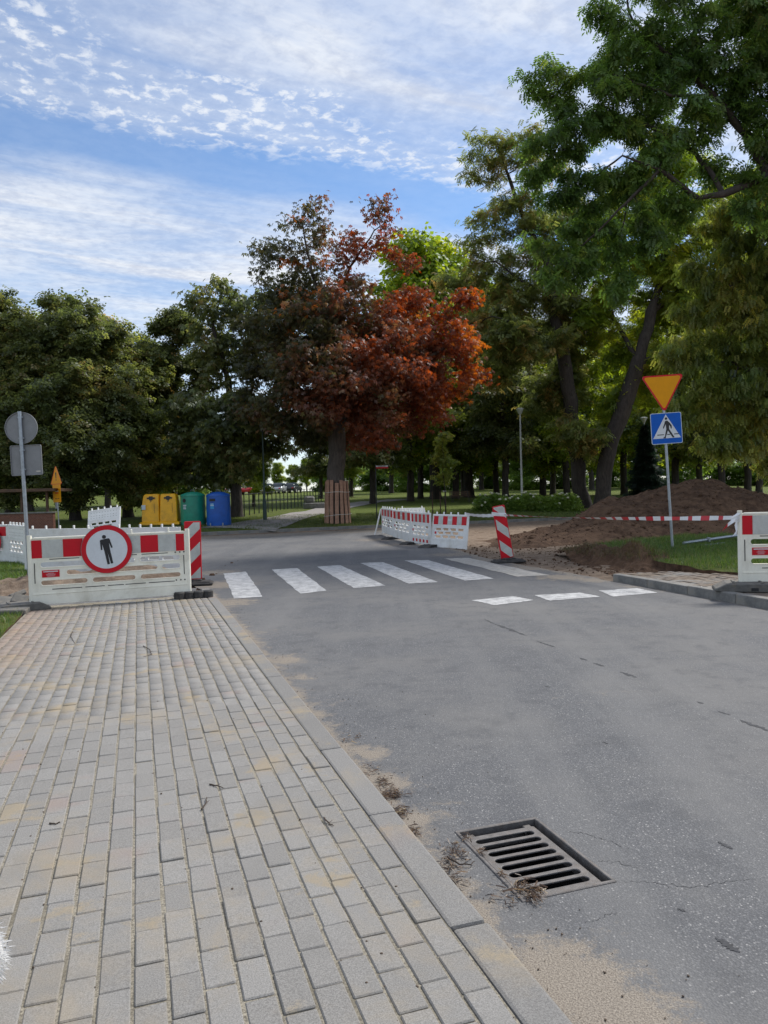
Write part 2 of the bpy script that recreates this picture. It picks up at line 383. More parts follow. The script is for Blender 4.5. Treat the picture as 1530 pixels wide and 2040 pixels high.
def f_asphalt(t, b):
    geo = t.node('ShaderNodeNewGeometry').outputs['Position']
    sand = t.node('ShaderNodeAttribute', attribute_name='sand').outputs['Fac']
    vor = t.node('ShaderNodeTexVoronoi', {'Vector': geo, 'Scale': 135.0}); vc = vor.outputs['Color']; vd = vor.outputs['Distance']
    sv = t.node('ShaderNodeSeparateColor', {0: vc})
    agg = t.ramp(sv.outputs[0], [(0, (.082, .084, .090)), (.5, (.122, .124, .130)), (.86, (.165, .166, .170)), (.965, (.225, .223, .22)), (.992, (.40, .39, .375))])
    big = t.noise(geo, .55, 4, .6); mid = t.noise(geo, 4, 4, .65)
    c = t.mix(t.range(vd, .3, .75), agg, (.088, .090, .095))
    c = t.mix(t.math('MULTIPLY', t.range(big, .4, .65), .55), c, (.165, .16, .153))
    c = t.mix(t.math('MULTIPLY', t.range(mid, .48, .7), .45), c, (.064, .066, .072))
    trk = t.node('ShaderNodeMapping', {'Vector': geo, 'Rotation': (0, 0, rad(-16)), 'Scale': (1.3, .07, 1)}).outputs[0]
    c = t.mix(t.math('MULTIPLY', t.range(t.noise(trk, 1.4, 4, .6), .46, .68), .4), c, (.17, .168, .165))
    fine = t.noise(geo, 60, 4, .75); pat = t.noise(geo, 7, 5, .7, .4)
    s = t.math('ADD', sand, t.math('MULTIPLY', t.math('SUBTRACT', pat, .5), 1.5)); s = t.math('ADD', s, t.math('MULTIPLY', t.math('SUBTRACT', fine, .5), .7))
    s = t.math('MULTIPLY', t.range(s, .36, .74), t.math('GREATER_THAN', sand, .02))
    c = t.mix(t.math('MULTIPLY', s, .85), c, t.mix(t.range(t.noise(geo, 170, 4, .8), .36, .62), (.12, .095, .074), (.34, .295, .235)))
    t.set(b.inputs['Base Color'], c); b.inputs['Roughness'].default_value = .82; b.inputs['Specular IOR Level'].default_value = .35
    bump(t, b, vd, .55, .004)
M['asphalt'] = principled('asphalt', f_asphalt)

def f_soil(t, b, a=(.056, .031, .019), c2=(.135, .081, .05), stone=(.22, .165, .12)):
    geo = t.node('ShaderNodeNewGeometry').outputs['Position']
    n = t.noise(geo, 4, 7, .7, .3); n2 = t.noise(geo, 38, 4, .7); n3 = t.noise(geo, .7, 3)
    c = t.mix(t.range(n, .35, .68), a, c2); c = t.mix(t.math('MULTIPLY', t.range(n2, .58, .72), .6), c, stone)
    c = t.mix(t.math('MULTIPLY', t.range(n3, .45, .65), .4), c, c2)
    t.set(b.inputs['Base Color'], c); b.inputs['Roughness'].default_value = .95; b.inputs['Specular IOR Level'].default_value = .2
    bump(t, b, t.math('ADD', n, t.math('MULTIPLY', n2, .5)), .9, .05)
M['soil'] = principled('soil', f_soil)
M['sandy'] = principled('sandy', lambda t, b: f_soil(t, b, (.13, .092, .066), (.27, .205, .15), (.36, .3, .24)))
M['gravel'] = principled('gravel', lambda t, b: f_soil(t, b, (.09, .09, .095), (.25, .25, .25), (.4, .4, .4)))

def f_lawn(t, b):
    geo = t.node('ShaderNodeNewGeometry').outputs['Position']
    n = t.noise(geo, .35, 5, .6); n2 = t.noise(geo, 9, 5, .75); n3 = t.noise(geo, 45, 3, .7)
    c = t.mix(t.range(n2, .3, .7), (.065, .10, .017), (.165, .205, .036))
    c = t.mix(t.math('MULTIPLY', t.range(n, .45, .7), .5), c, (.15, .15, .045))
    c = t.mix(t.math('MULTIPLY', t.range(n3, .6, .75), .4), c, (.2, .18, .07))
    t.set(b.inputs['Base Color'], c); b.inputs['Roughness'].default_value = .9; b.inputs['Specular IOR Level'].default_value = .2
    bump(t, b, t.math('ADD', n2, n3), 1.0, .08)
M['lawn'] = principled('lawn', f_lawn)

def f_paint(t, b):
    geo = t.node('ShaderNodeNewGeometry').outputs['Position']
    n = t.noise(geo, 6, 6, .7); n2 = t.noise(geo, 110, 3, .7)
    wv = t.math('ADD', t.math('MULTIPLY', n, .6), t.math('MULTIPLY', n2, .5))
    c = t.mix(t.range(wv, .47, .66), (.52, .52, .515), (.22, .22, .225))
    t.set(b.inputs['Base Color'], c); b.inputs['Roughness'].default_value = .7; bump(t, b, n2, .4, .003)
M['paint'] = principled('paint', f_paint)
M['faint_paint'] = plain('faint_paint', (.40, .38, .345), .8, .2, 9, dirt=(.25, .22, .18), dirt_amt=.8, bmp=.3)
M['tar'] = plain('tar', (.046, .047, .051), .85, .25, 30, bmp=.4)

def f_brick(t, b):
    c = t.node('ShaderNodeTexCoord').outputs['Object']
    mp = t.node('ShaderNodeMapping', {'Vector': c, 'Rotation': (rad(90), 0, 0)}).outputs[0]
    br = t.node('ShaderNodeTexBrick', {'Vector': mp, 'Color1': (.14, .05, .03, 1), 'Color2': (.2, .075, .045, 1), 'Mortar': (.2, .18, .16, 1), 'Scale': 4.0, 'Mortar Size': .015})
    t.set(b.inputs['Base Color'], br.outputs[0]); b.inputs['Roughness'].default_value = .9; bump(t, b, br.outputs[1], -.5, .01)
M['brick'] = principled('brick', f_brick)

# ================================================================== the setting
# ---- wide ground sheet (trampled soil), dips under everything
def interp(x, xs, ys): return float(np.interp(x, xs, ys))
gx = np.concatenate([np.linspace(-400, -30, 12), np.linspace(-28, 28, 141), np.linspace(30, 400, 12)])
gy = np.concatenate([np.linspace(-120, -3, 8), np.linspace(-2, 48, 126), np.linspace(52, 500, 12)])
GX, GY = np.meshgrid(gx, gy)
def soil_z(x, y):
    if abs(x - .6) < 1.1 and abs(y - 3.2) < 1.2: return -1.0          # clear of the gully shaft
    if y > 47 or y < -1 or abs(x) > 27: return -.05
    z = -.03 + .022 * fbm(x, y, 3.1, 1.3)
    # open trench strips beside the road, behind the left barrier and the far row
    if x < -3.9 and 11.8 < y < 24: z -= .10 * max(0, min(1, (y - 11.8) / .8)) * (.6 + .6 * abs(fbm(x, y, 1.0, .9)))
    return min(z, -.012) if x < 3 or y < 14 else z
GZ = np.array([[soil_z(x, y) for x, y in zip(r1, r2)] for r1, r2 in zip(GX, GY)])
def grid_faces(nr, nc):
    i = np.arange(nr * nc).reshape(nr, nc); return np.stack([i[:-1, :-1], i[:-1, 1:], i[1:, 1:], i[1:, :-1]], -1).reshape(-1, 4)
tag(link('ground', mesh_np('ground', np.stack([GX, GY, GZ], -1).reshape(-1, 3), grid_faces(*GX.shape), M['sandy'], smooth=True), None), kind='structure')

# ---- asphalt road, a junction; sand lies on it in drifts
LY = [-3, 12.5, 14, 16, 19, 21.5, 23.5, 25, 26.5, 37]; LX = [2.165, -2.9, -3.6, -4.4, -6.0, -9.5, -15, -22, -30, -30]
RY = [-3, 9.5, 13.3, 16, 18.5, 21, 23, 25.4, 29.6, 33, 37]; RX = [8.1, 4.83, 3.83, 3.05, 2.4, 2.05, 1.75, 1.15, .55, .35, .3]
rows = [-3.0]
while rows[-1] < 36: rows.append(rows[-1] + max(.05, .018 * max(rows[-1], 0)))
NCOL = 170
sand_spots = [(gp(x, y), r, a) for x, y, r, a in (
    (1130, 1960, .30, 1.0), (1230, 2030, .26, 1.0), (1090, 1900, .18, .7), (960, 1800, .14, .5), (760, 1560, .22, .85), (720, 1500, .22, .75), (820, 1640, .16, .9),
    (640, 1400, .25, .5), (565, 1315, .30, .85), (600, 1350, .2, .6), (520, 1260, .35, .5), (455, 1200, .6, .85), (440, 1165, .8, .9), (430, 1140, .8, .7),
    (860, 1620, .2, .55), (930, 1700, .15, .5), (880, 1720, .2, .6), (1120, 1150, .6, .9), (1190, 1155, .5, .9), (1060, 1130, .8, .9), (960, 1115, .9, .8), (1250, 1168, .35, .6),
    (900, 1105, 1.0, .7), (1220, 1375, .35, .32), (1150, 1395, .3, .3), (1250, 1200, .5, .3), (1430, 1200, .4, .4), (800, 1085, 1.2, .7), (760, 1075, 1.5, .7))]
V = []; SD = []
for ry in rows:
    sh = .4 * max(0, min(1, (ry - 19) / 11)) ** 1.5
    xl, xr = interp(ry, LY, LX), interp(ry, RY, RX)
    for c in range(NCOL):
        x = xl + (xr - xl) * c / (NCOL - 1); y = ry + sh * x
        if c in (0, NCOL - 1) and ry > 12.6: x += .12 * fbm(x, y, 0, 1.7)
        dk = (Vector((x, y)) - SO).dot(SN) - 1.18; s_ = 0.0
        if ry < 13: s_ = .62 * math.exp(-max(dk, 0) / .10) + .33 * math.exp(-max(dk, 0) / .5) * (.7 + .6 * fbm(x, y, 5, .8))
        if y > 9: s_ = max(s_, .6 * math.exp(-(xr - x) / .25) if ry < 14 else .9 * math.exp(-(xr - x) / .35))
        if ry > 30: s_ = max(s_, .9 * (ry - 31) / 5)
        for p, r, a in sand_spots:
            d2 = (x - p.x) ** 2 + (y - p.y) ** 2
            if d2 < 4 * r * r: s_ = max(s_, a * math.exp(-d2 / (r * r)))
        V.append((x, y, 0.0)); SD.append(max(0, s_))
V = np.array(V); V = V.reshape(len(rows), NCOL, 3)
fc = grid_faces(len(rows), NCOL)
road_me = mesh_np('road', V.reshape(-1, 3), fc, M['asphalt'], attrs={'sand': SD})
GN0, GN1, GE0, GE1 = 1.385, 1.795, .22, .85                      # the gully opening, sidewalk coordinates
bm = bmesh.new(); bm.from_mesh(road_me)
def insw(co, mg):
    q = Vector((co.x, co.y)) - SO; n_, e_ = q.dot(SN), q.dot(SE)
    return GN0 - mg < n_ < GN1 + mg and GE0 - mg < e_ < GE1 + mg
kill = [f for f in bm.faces if any(insw(v.co, .02) for v in f.verts) or insw(f.calc_center_median(), .02)]
bmesh.ops.delete(bm, geom=kill, context='FACES')
hole = [e for e in bm.edges if e.is_boundary and insw(e.verts[0].co, .3) and (Vector((e.verts[0].co.x, e.verts[0].co.y)) - SO).dot(SN) > 1.2]
sand_l = bm.verts.layers.float['sand']
rv = [bm.verts.new(sw(n_, e_)) for n_, e_ in ((GN0, GE0), (GN1, GE0), (GN1, GE1), (GN0, GE1))]
for v, k in zip(rv, (.3, .05, .05, .3)): v[sand_l] = k
re_ = [bm.edges.new((rv[i], rv[(i + 1) % 4])) for i in range(4)]
bmesh.ops.triangle_fill(bm, edges=hole + re_, use_beauty=True, use_dissolve=False, normal=(0, 0, 1))
bmesh.ops.delete(bm, geom=[f for f in bm.faces if insw(f.calc_center_median(), -.03)], context='FACES_ONLY')
bmesh.ops.recalc_face_normals(bm, faces=bm.faces)
for f in bm.faces:
    if f.normal.z < 0: f.normal_flip()
bm.to_mesh(road_me); bm.free()
road = tag(link('road', road_me, None), kind='structure')

# ---- markings: zebra stripes and the dashed line, each its own piece of the road
def marking(name, px, mat, z=.004, jag=.012):
    P = [gp(x, y) for x, y in px]; n = 14; L = []
    for i in range(4):
        a, b = P[i], P[(i + 1) % 4]
        for k in range(n):
            q = a.lerp(b, k / n); q.x += random.uniform(-jag, jag); q.y += random.uniform(-jag, jag); L.append((q.x, q.y))
    cen = (sum(p[0] for p in L) / len(L), sum(p[1] for p in L) / len(L))
    return MB().add([(x, y, z) for x, y in L], [tuple(range(len(L)))]).build(name, mat, road)
for px in ([(445, 1143), (490, 1139), (524, 1189), (467, 1193)], [(541, 1135), (592, 1132), (651, 1177), (598, 1183)], [(632, 1129), (678, 1126), (768, 1167), (705, 1172)],
           [(718, 1122), (763, 1120), (873, 1160), (815, 1163)], [(806, 1117), (852, 1116), (985, 1153), (925, 1157)]):
    marking('crossing_stripe', px, M['paint'])
marking('crossing_stripe', [(885, 1113), (932, 1111.5), (1095, 1146), (1030, 1149)], M['faint_paint'], jag=.03)
for px in ([(940, 1196), (1022, 1188), (1065, 1196), (985, 1206)], [(1065, 1186), (1155, 1181), (1197, 1189), (1095, 1197)], [(1193, 1177), (1270, 1172), (1310, 1181), (1222, 1189)]):
    marking('lane_dash', px, M['paint'])
def blotch(name, pts, wd, mat, z=.003, jag=.6):
    """irregular flat streak along a pixel polyline, width in metres"""
    P = [gp(x, y) for x, y in pts]; L = []; R_ = []; N = 16 * (len(P) - 1)
    for i in range(N + 1):
        t_ = i / N * (len(P) - 1); k = min(int(t_), len(P) - 2); q = P[k].lerp(P[k + 1], t_ - k); d = (P[k + 1] - P[k]).normalized(); nn = Vector((-d.y, d.x, 0))
        e_ = min(1, 4 * i / N + .1, 4 * (N - i) / N + .1)
        if name == 'crack': q = q + nn * (.035 * mnoise.noise(Vector((i * .35, pts[0][0], 0))) + .012 * mnoise.noise(Vector((i * 1.3, pts[0][1], 3)))); e_ *= .35 + .65 * abs(mnoise.noise(Vector((i * .6, 7, pts[0][0])))) * 2
        L.append(q + nn * wd * e_ * random.uniform(1 - jag, 1)); R_.append(q - nn * wd * e_ * random.uniform(1 - jag, 1))
    vs = L + R_; n = N + 1
    return MB().add([(v.x, v.y, z) for v in vs], [(i, i + 1, n + i + 1, n + i) for i in range(N)]).build(name, mat, road)
for pts, wd in (([(965, 1234), (985, 1243)], .025), ([(985, 1243), (1050, 1267)], .05), ([(1068, 1277), (1108, 1290)], .03), ([(1155, 1311), (1170, 1316)], .035), ([(1182, 1321), (1205, 1328)], .03),
                ([(1235, 1338), (1268, 1350)], .04), ([(1430, 1417), (1455, 1425)], .018), ([(1474, 1434), (1532, 1457)], .04), ([(1085, 1366), (1095, 1370)], .02), ([(1430, 1677), (1460, 1692)], .022),
                ([(1425, 1868), (1475, 1898)], .03), ([(1350, 1810), (1366, 1816)], .016), ([(1200, 1478), (1212, 1482)], .018), ([(1388, 1398), (1402, 1402)], .02)):
    blotch('tar_mark', pts, wd * .8, M['tar'], z=.0018, jag=.95)
for pts in ([(1115, 1655), (1170, 1662), (1225, 1680), (1262, 1700)], [(1187, 1716), (1220, 1716), (1285, 1735)], [(1222, 1752), (1320, 1762), (1380, 1768), (1440, 1758), (1530, 1748)], [(1165, 1840), (1220, 1820), (1240, 1816)]):
    blotch('crack', pts, .0035, M['tar'], z=.0015, jag=.8)

# ---- kerbs, stone by stone
def kerb_run(name, pts, length, width, z0, z1, side, mat=M['kerb'], jitter=.004, labels=None):
    root = empty(name, (0, 0, 0)); tag(root, kind='structure')
    P = [Vector(p) for p in pts]; seg = [(P[i + 1] - P[i]).length for i in range(len(P) - 1)]; tot = sum(seg)
    def pos(s_):
        for i, L_ in enumerate(seg):
            if s_ <= L_ or i == len(seg) - 1: return P[i] + (P[i + 1] - P[i]) * (s_ / L_), (P[i + 1] - P[i]).normalized()
            s_ -= L_
    me = MB().box((0, 0, (z1 - z0) / 2), (length - .008, width, z1 - z0)).mesh('kerb_stone', bevel=.014, seg=2)
    s_ = length / 2; k = 0
    while s_ < tot:
        p, d = pos(s_); nn = Vector((-d.y, d.x)) * side * width / 2
        o = link('kerb_stone', me, mat, root); o.location = (p.x + nn.x + random.uniform(-1, 1) * jitter, p.y + nn.y, z0 + random.uniform(-1, 1) * jitter)
        o.rotation_euler = (random.uniform(-1, 1) * jitter * 2, random.uniform(-1, 1) * jitter, math.atan2(d.y, d.x) + random.uniform(-1, 1) * jitter); s_ += length; k += 1
    return root
a, b = sw(1.178, -2.9), sw(1.184, 10.6)
kerb_run('near_kerb', [a.xy, b.xy], 1.0, .14, -.16, .037, 1, mat=M['kerb_stone'], jitter=.003)
rk = [(7.97, -2.5), (4.83, 9.5), (3.86, 13.2)]
kerb_run('right_kerb', rk, 1.0, .15, -.14, .125, -1)
fk = [KA + KD * t_ for t_ in (-26, 0, 9.2, 22, 40)]
fk[3] = fk[3] + KN * .3; fk[4] = fk[4] + KN * 2.5
kerb_run('far_kerb', fk, 1.0, .15, -.1, .125, 1)

# ---- sidewalk: bed of jointing sand and every paving block
CW, CL, ZT = .1055, .2045, .036
N0, NCOLS = 1.035, 24
bedp = [sw(N0 + .004, -3.2), sw(N0 + .004, 10.3), sw(N0 - NCOLS * CW - .02, 10.1), sw(N0 - NCOLS * CW - .02, -3.2)]
sidewalk = tag(MB().add([(p.x, p.y, ZT - .006) for p in bedp], [(3, 2, 1, 0)]).build('sidewalk', M['joint']), kind='structure')
mb = MB().box((0, 0, -.03), (.0955, .1995, .06)); pav_me = mb.mesh('paver', bevel=.0042, seg=1)
pav_me.materials.append(M['paver'])
cand = []
for c in range(NCOLS):
    off = (.5 if c % 2 else 0) * CL + random.uniform(-.012, .012)
    e_ = -2.6 + off
    while e_ < 10.15 - .02 * c + random.uniform(-.1, .1):
        cand.append((N0 - CW * (c + .5) + random.gauss(0, .0012), e_ + random.gauss(0, .0015), c)); e_ += CL
def in_view(p):
    q = CAMROT.transposed() @ (p - Vector((0, 0, EYE)))
    if q.z > -.3: return None
    X, Y = 765 - F * q.x / q.z, 1020 + F * q.y / q.z
    return (-40 < X < 1570 and Y < 2085) and (X, Y)
vis = []; rest = []
for n_, e_, c in cand:
    p = sw(n_, e_, ZT); (vis if in_view(p) else rest).append((n_, e_, p))
vis.sort(key=lambda q: (q[2] - Vector((0, 0, EYE))).length)
def pav_pose(): return random.gauss(0, .0016), (random.gauss(0, .006), random.gauss(0, .009), rad(18.1) + random.gauss(0, .006))
for n_, e_, p in vis[:300]:
    dz, r_ = pav_pose(); o = link('paver', pav_me, None, sidewalk); o.location = (p.x, p.y, ZT + dz); o.rotation_euler = r_
rest = vis[300:] + rest
me_v = np.array([v.co for v in pav_me.vertices])
tri = []
for f in pav_me.polygons:
    for i in range(1, len(f.vertices) - 1): tri.append((f.vertices[0], f.vertices[i], f.vertices[i + 1]))
pos = []; yaw = []; pit = []; rol = []
for n_, e_, p in rest:
    dz, r_ = pav_pose(); pos.append((p.x, p.y, ZT + dz)); rol.append(r_[1]); pit.append(r_[0]); yaw.append(r_[2])
def paver_field(name, pos, yaw, pit, rol, parent, mat):
    Vv, Ff, _ = scatter(me_v, tri, np.array(pos), rotmats(np.array(yaw), np.array(pit), np.array(rol)), np.ones(len(pos)))
    o = link(name, mesh_np(name, Vv, Ff, mat, attrs={'rnd': np.repeat(RNG.random(len(pos)), len(me_v))}), None, parent); tag(o, kind='stuff'); return o
paver_field('paver_field', pos, yaw, pit, rol, sidewalk, M['paver_field'])

# ---- right-hand sidewalk behind the raised kerb, mostly under mud
rd = (Vector(rk[2]) - Vector(rk[1])).normalized(); rn = Vector((rd.y, -rd.x))
rside = tag(MB().add([(p.x, p.y, .105) for p in (Vector(rk[0]) + rn * .155, Vector(rk[0]) + rn * 2.0, Vector(rk[1]) + rn * 2.0, Vector(rk[2]) + rd * -.6 + rn * 1.2, Vector(rk[2]) + rn * .16, Vector(rk[1]) + rn * .155)], [tuple(range(6))]).build('right_sidewalk', M['sandy']), kind='structure')
pos = []; yaw = []; pit = []; rol = []; ang = math.atan2(rd.y, rd.x) - math.pi / 2
for c in range(16):
    e_ = -6 + (.1 if c % 2 else 0)
    while e_ < 3.6 - .13 * max(0, c - 7):
        q = Vector(rk[1]) + rd * e_ + rn * (.155 + (c + .5) * CW); pos.append((q.x, q.y, .112 + random.gauss(0, .004))); yaw.append(ang + random.gauss(0, .02)); pit.append(random.gauss(0, .02)); rol.append(random.gauss(0, .02)); e_ += CL
paver_field('paver_field', pos, yaw, pit, rol, rside, M['paver_muddy'])

# ---- park lawn rising behind the far kerb
ts = np.concatenate([np.linspace(-260, -34, 14), np.linspace(-30, 60, 91), np.linspace(64, 260, 14)])
ss = np.concatenate([np.linspace(.14, 12, 30), np.linspace(12.8, 90, 60), np.linspace(95, 330, 20)])
V = []
for s_ in ss:
    for t_ in ts:
        kk = max(0, t_ - 9.2) * .055
        p = KA + KD * t_ + KN * (s_ + (kk if s_ < 20 else 0) * max(0, 1 - s_ / 20)); z = zlawn(p.x, p.y) if s_ > .2 else .10
        V.append((p.x, p.y, max(z, .1) + (.05 * fbm(p.x, p.y, 0, .35) if s_ > .5 else 0) - (.0 if s_ > .2 else .0)))
tag(link('lawn', mesh_np('lawn', V, grid_faces(len(ss), len(ts)), M['lawn'], smooth=True), None), kind='structure')
def ribbon(name, pts, wd, mat, dz=.03, z=None):
    P = [Vector(p) for p in pts]; n = 40; vs = []
    for i in range(n + 1):
        t_ = i / n * (len(P) - 1); k = min(int(t_), len(P) - 2); q = P[k].lerp(P[k + 1], t_ - k); d = (P[min(k + 1, len(P) - 1)] - P[k]).normalized(); nn = Vector((-d.y, d.x))
        ww = wd if not isinstance(wd, (list, tuple)) else interp(t_, range(len(wd)), wd)
        for sgn in (1, 0, -1):
            r_ = q + nn * sgn * ww / 2; vs.append((r_.x, r_.y, (zlawn(r_.x, r_.y) if z is None else z) + dz + .05 * fbm(r_.x, r_.y, 0, .35)))
    fs = []
    for i in range(n):
        for k in range(2): fs.append((i * 3 + k, i * 3 + k + 1, i * 3 + k + 4, i * 3 + k + 3))
    return MB().add(vs, fs).build(name, mat, smooth=True)
def lawn_px(x, y):                         # pixel -> point on the lawn surface
    d = ray(x, y); lo = 20.0
    o_ = Vector((0, 0, EYE)); t_ = 34.0
    while t_ < 260:
        p = o_ + d * t_
        if p.z <= zlawn(p.x, p.y) and (Vector((p.x, p.y)) - KA).dot(KN) > 0: return p
        t_ += .1
    return o_ + d * 120
M['path'] = plain('path', (.27, .25, .235), .9, .12, 1.5, bmp=.3)
pp = [lawn_px(470, 1054).xy, lawn_px(560, 1036).xy, lawn_px(640, 1018).xy, lawn_px(690, 1008).xy, lawn_px(740, 1000).xy, lawn_px(800, 996).xy]
tag(ribbon('park_path', pp, [4.2, 2.4, 2.2, 2.2, 2.2, 2.2], M['path']), kind='structure')
# ---- left verges beside the sidewalk
def sheet(name, poly, z, mat, amp=.03, step=.25):
    """flat-ish polygon sheet cut into a grid with gentle bumps"""
    bm = bmesh.new(); vs = [bm.verts.new((p[0], p[1], z)) for p in poly]; bm.faces.new(vs)
    xs = [p[0] for p in poly]; ys = [p[1] for p in poly]
    for ax, lo, hi in ((0, min(xs), max(xs)), (1, min(ys), max(ys))):
        c = lo + step
        while c < hi:
            nrm = [0, 0, 0]; nrm[ax] = 1; co = [0, 0, 0]; co[ax] = c
            bmesh.ops.bisect_plane(bm, geom=bm.verts[:] + bm.edges[:] + bm.faces[:], plane_co=co, plane_no=nrm); c += step
    for v in bm.verts: v.co.z += amp * fbm(v.co.x, v.co.y, 2, 1.1)
    be = [e for e in bm.edges if e.is_boundary]; ex = bmesh.ops.extrude_edge_only(bm, edges=be)
    for v in [g_ for g_ in ex['geom'] if isinstance(g_, bmesh.types.BMVert)]: v.co.z = -.15
    bm.normal_update()
    for f in bm.faces:
        f.smooth = abs(f.normal.z) > .5
        if f.normal.z < -.3: f.normal_flip()
        if abs(f.normal.z) < .5: f.material_index = 1
    me = bpy.data.meshes.new(name); bm.to_mesh(me); bm.free(); return link(name, me, [mat, M['soil']])
nL = N0 - NCOLS * CW - .04
v1 = [sw(nL, -3.2), sw(nL, 9.2), sw(nL - .15, 9.75), sw(nL - 9, 9.9), sw(nL - 9, -3.2)]
tag(sheet('verge_near', [p.xy for p in v1], .03, M['lawn']), kind='structure')
v2 = [gp(-300, 1195, .0), gp(20, 1172), gp(50, 1160), gp(60, 1128), gp(30, 1112), gp(-300, 1118)]
tag(sheet('verge_left', [p.xy for p in v2], .05, M['lawn'], .03, .4), kind='structure')
vr = [gp(x, y, .14) for x, y in ((1188, 1094), (1240, 1104), (1300, 1116), (1345, 1126), (1400, 1133), (1470, 1141), (1560, 1150), (1720, 1160), (1720, 1062), (1530, 1062), (1440, 1064), (1330, 1070), (1240, 1078), (1190, 1086))]
tag(sheet('verge_right', [p.xy for p in vr], .14, M['lawn'], .04, .2), kind='structure')
gr = [sw(nL + .2, 9.95), sw(.85, 10.28), sw(1.0, 11.5), sw(nL - .3, 11.2)]
tag(sheet('gravel_strip', [p.xy for p in gr], .012, M['gravel'], .02, .12), kind='structure')

# ================================================================== street furniture and works equipment
def face(p, q): return math.atan2(q[1] - p[1], q[0] - p[0])
SLOTS_A = [(.065, .345, .59), (.378, .645, .59), (.68, .94, .59), (.22, .495, .46), (.525, .79, .46), (.82, .94, .46), (.065, .345, .32), (.378, .645, .32), (.68, .94, .32)]
STRIPES_A = [(.016, .078, 1), (.078, .203, 0), (.203, .325, 1), (.325, .45, 0), (.45, .565, 1), (.565, .685, 0), (.685, .80, 1), (.80, .915, 0), (.915, .972, 1)]
def body_mesh(W, slots, sh, H=1.0, z0=0.0, rnd=True):
    loops = [[(0, z0), (W, z0), (W, z0 + H - .03), (W - .08, z0 + H), (.08, z0 + H), (0, z0 + H - .03)]]
    for a_, b_, zc_ in slots:
        loops.append(rrect((a_ + b_) / 2 * W, z0 + zc_, (b_ - a_) * W, sh, sh * (.49 if rnd else .12), 5 if rnd else 2))
    return plate(loops, .045, bevel=.006)
def lips(W, slots, sh, rnd=True):
    """raised rims round the slots"""
    vs = MB()
    for a_, b_, zc_ in slots:
        o_ = rrect((a_ + b_) / 2 * W, zc_, (b_ - a_) * W + .022, sh + .022, (sh + .022) * .49, 5); i_ = rrect((a_ + b_) / 2 * W, zc_, (b_ - a_) * W, sh, sh * .49, 5); n = len(o_)
        V_ = [(x, -.0225, z) for x, z in o_] + [(x, -.030, z) for x, z in o_] + [(x, -.030, z) for x, z in i_] + [(x, -.0225, z) for x, z in i_]
        F_ = []
        for r_ in range(3):
            for k in range(n): F_.append((r_ * n + k, r_ * n + (k + 1) % n, (r_ + 1) * n + (k + 1) % n, (r_ + 1) * n + k))
        vs.add(V_, F_)
    return vs
def barrier_a(p0, p1, zl, zr, label, group=None, plate_tag=True, lean=0.0):
    """long-slotted barrier panel from p0 to p1 (ground points), lower edge at heights zl, zr"""
    W = (Vector(p1) - Vector(p0)).length
    t = empty('traffic_barrier', (p0[0], p0[1], zl), 0, label, 'barrier', group)
    t.rotation_euler = (lean, -math.atan2(zr - zl, W), face(p0, p1))
    link('panel', body_mesh(W, SLOTS_A, .075), M['white_plastic'], t)
    lips(W, SLOTS_A, .075).build('slot_rim', M['white_plastic'], t, smooth=True)
    for a_, b_, red in STRIPES_A:
        MB().box(((a_ + b_) / 2 * W, -.025, .825), ((b_ - a_) * W - .004, .006, .265)).build('red_stripe' if red else 'white_stripe', M['red_film'] if red else M['white_film'], t)
    MB().box((W / 2, -.026, .985), (W - .1, .012, .028)).box((W / 2, -.026, .075), (W - .06, .008, .15)).box((W / 2, -.026, .158), (W - .06, .016, .014)).build('rail', M['white_plastic'], t, bevel=.003)
    for x in (.012, W - .012):
        MB().tube([(x, 0, -.06), (x, 0, 1.03)], .034, 12).build('end_post', M['white_plastic'], t, smooth=True)
    for x in (.63 * W, .87 * W):
        MB().box((x, 0, 1.025), (.028, .05, .07)).build('lug', M['white_plastic'], t, bevel=.008)
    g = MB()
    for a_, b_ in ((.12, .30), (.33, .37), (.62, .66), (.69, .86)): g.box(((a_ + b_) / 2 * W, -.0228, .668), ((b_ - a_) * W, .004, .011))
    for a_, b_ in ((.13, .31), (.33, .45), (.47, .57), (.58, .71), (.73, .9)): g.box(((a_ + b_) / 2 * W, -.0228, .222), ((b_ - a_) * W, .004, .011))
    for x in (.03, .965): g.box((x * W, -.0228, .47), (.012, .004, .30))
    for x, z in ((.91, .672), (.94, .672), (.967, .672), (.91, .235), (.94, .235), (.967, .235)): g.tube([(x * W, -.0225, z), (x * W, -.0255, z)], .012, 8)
    tag(g.build('groove_shade', M['black'], t), kind='stuff')  # raised black strips and dots, the shade of moulded grooves put into colour
    if plate_tag:
        lab = MB().box((.125 * W, -.0255, .455), (.105 * W, .006, .105)).build('label_plate', M['red_film'], t); lab['label'] = 'small red label with lines of white print'
        pr = MB().box((.125 * W, -.0292, .487), (.088 * W, .0014, .013))
        for k in range(9): pr.box((.09 * W + k * .0088 * W, -.0292, .487), (.003, .0015, .018))
        for k in range(4): pr.box((.125 * W, -.0292, .46 - k * .014), (random.uniform(.035, .06) * W, .0014, .0035))
        pr.build('print', M['sign_white'], lab)
    return t
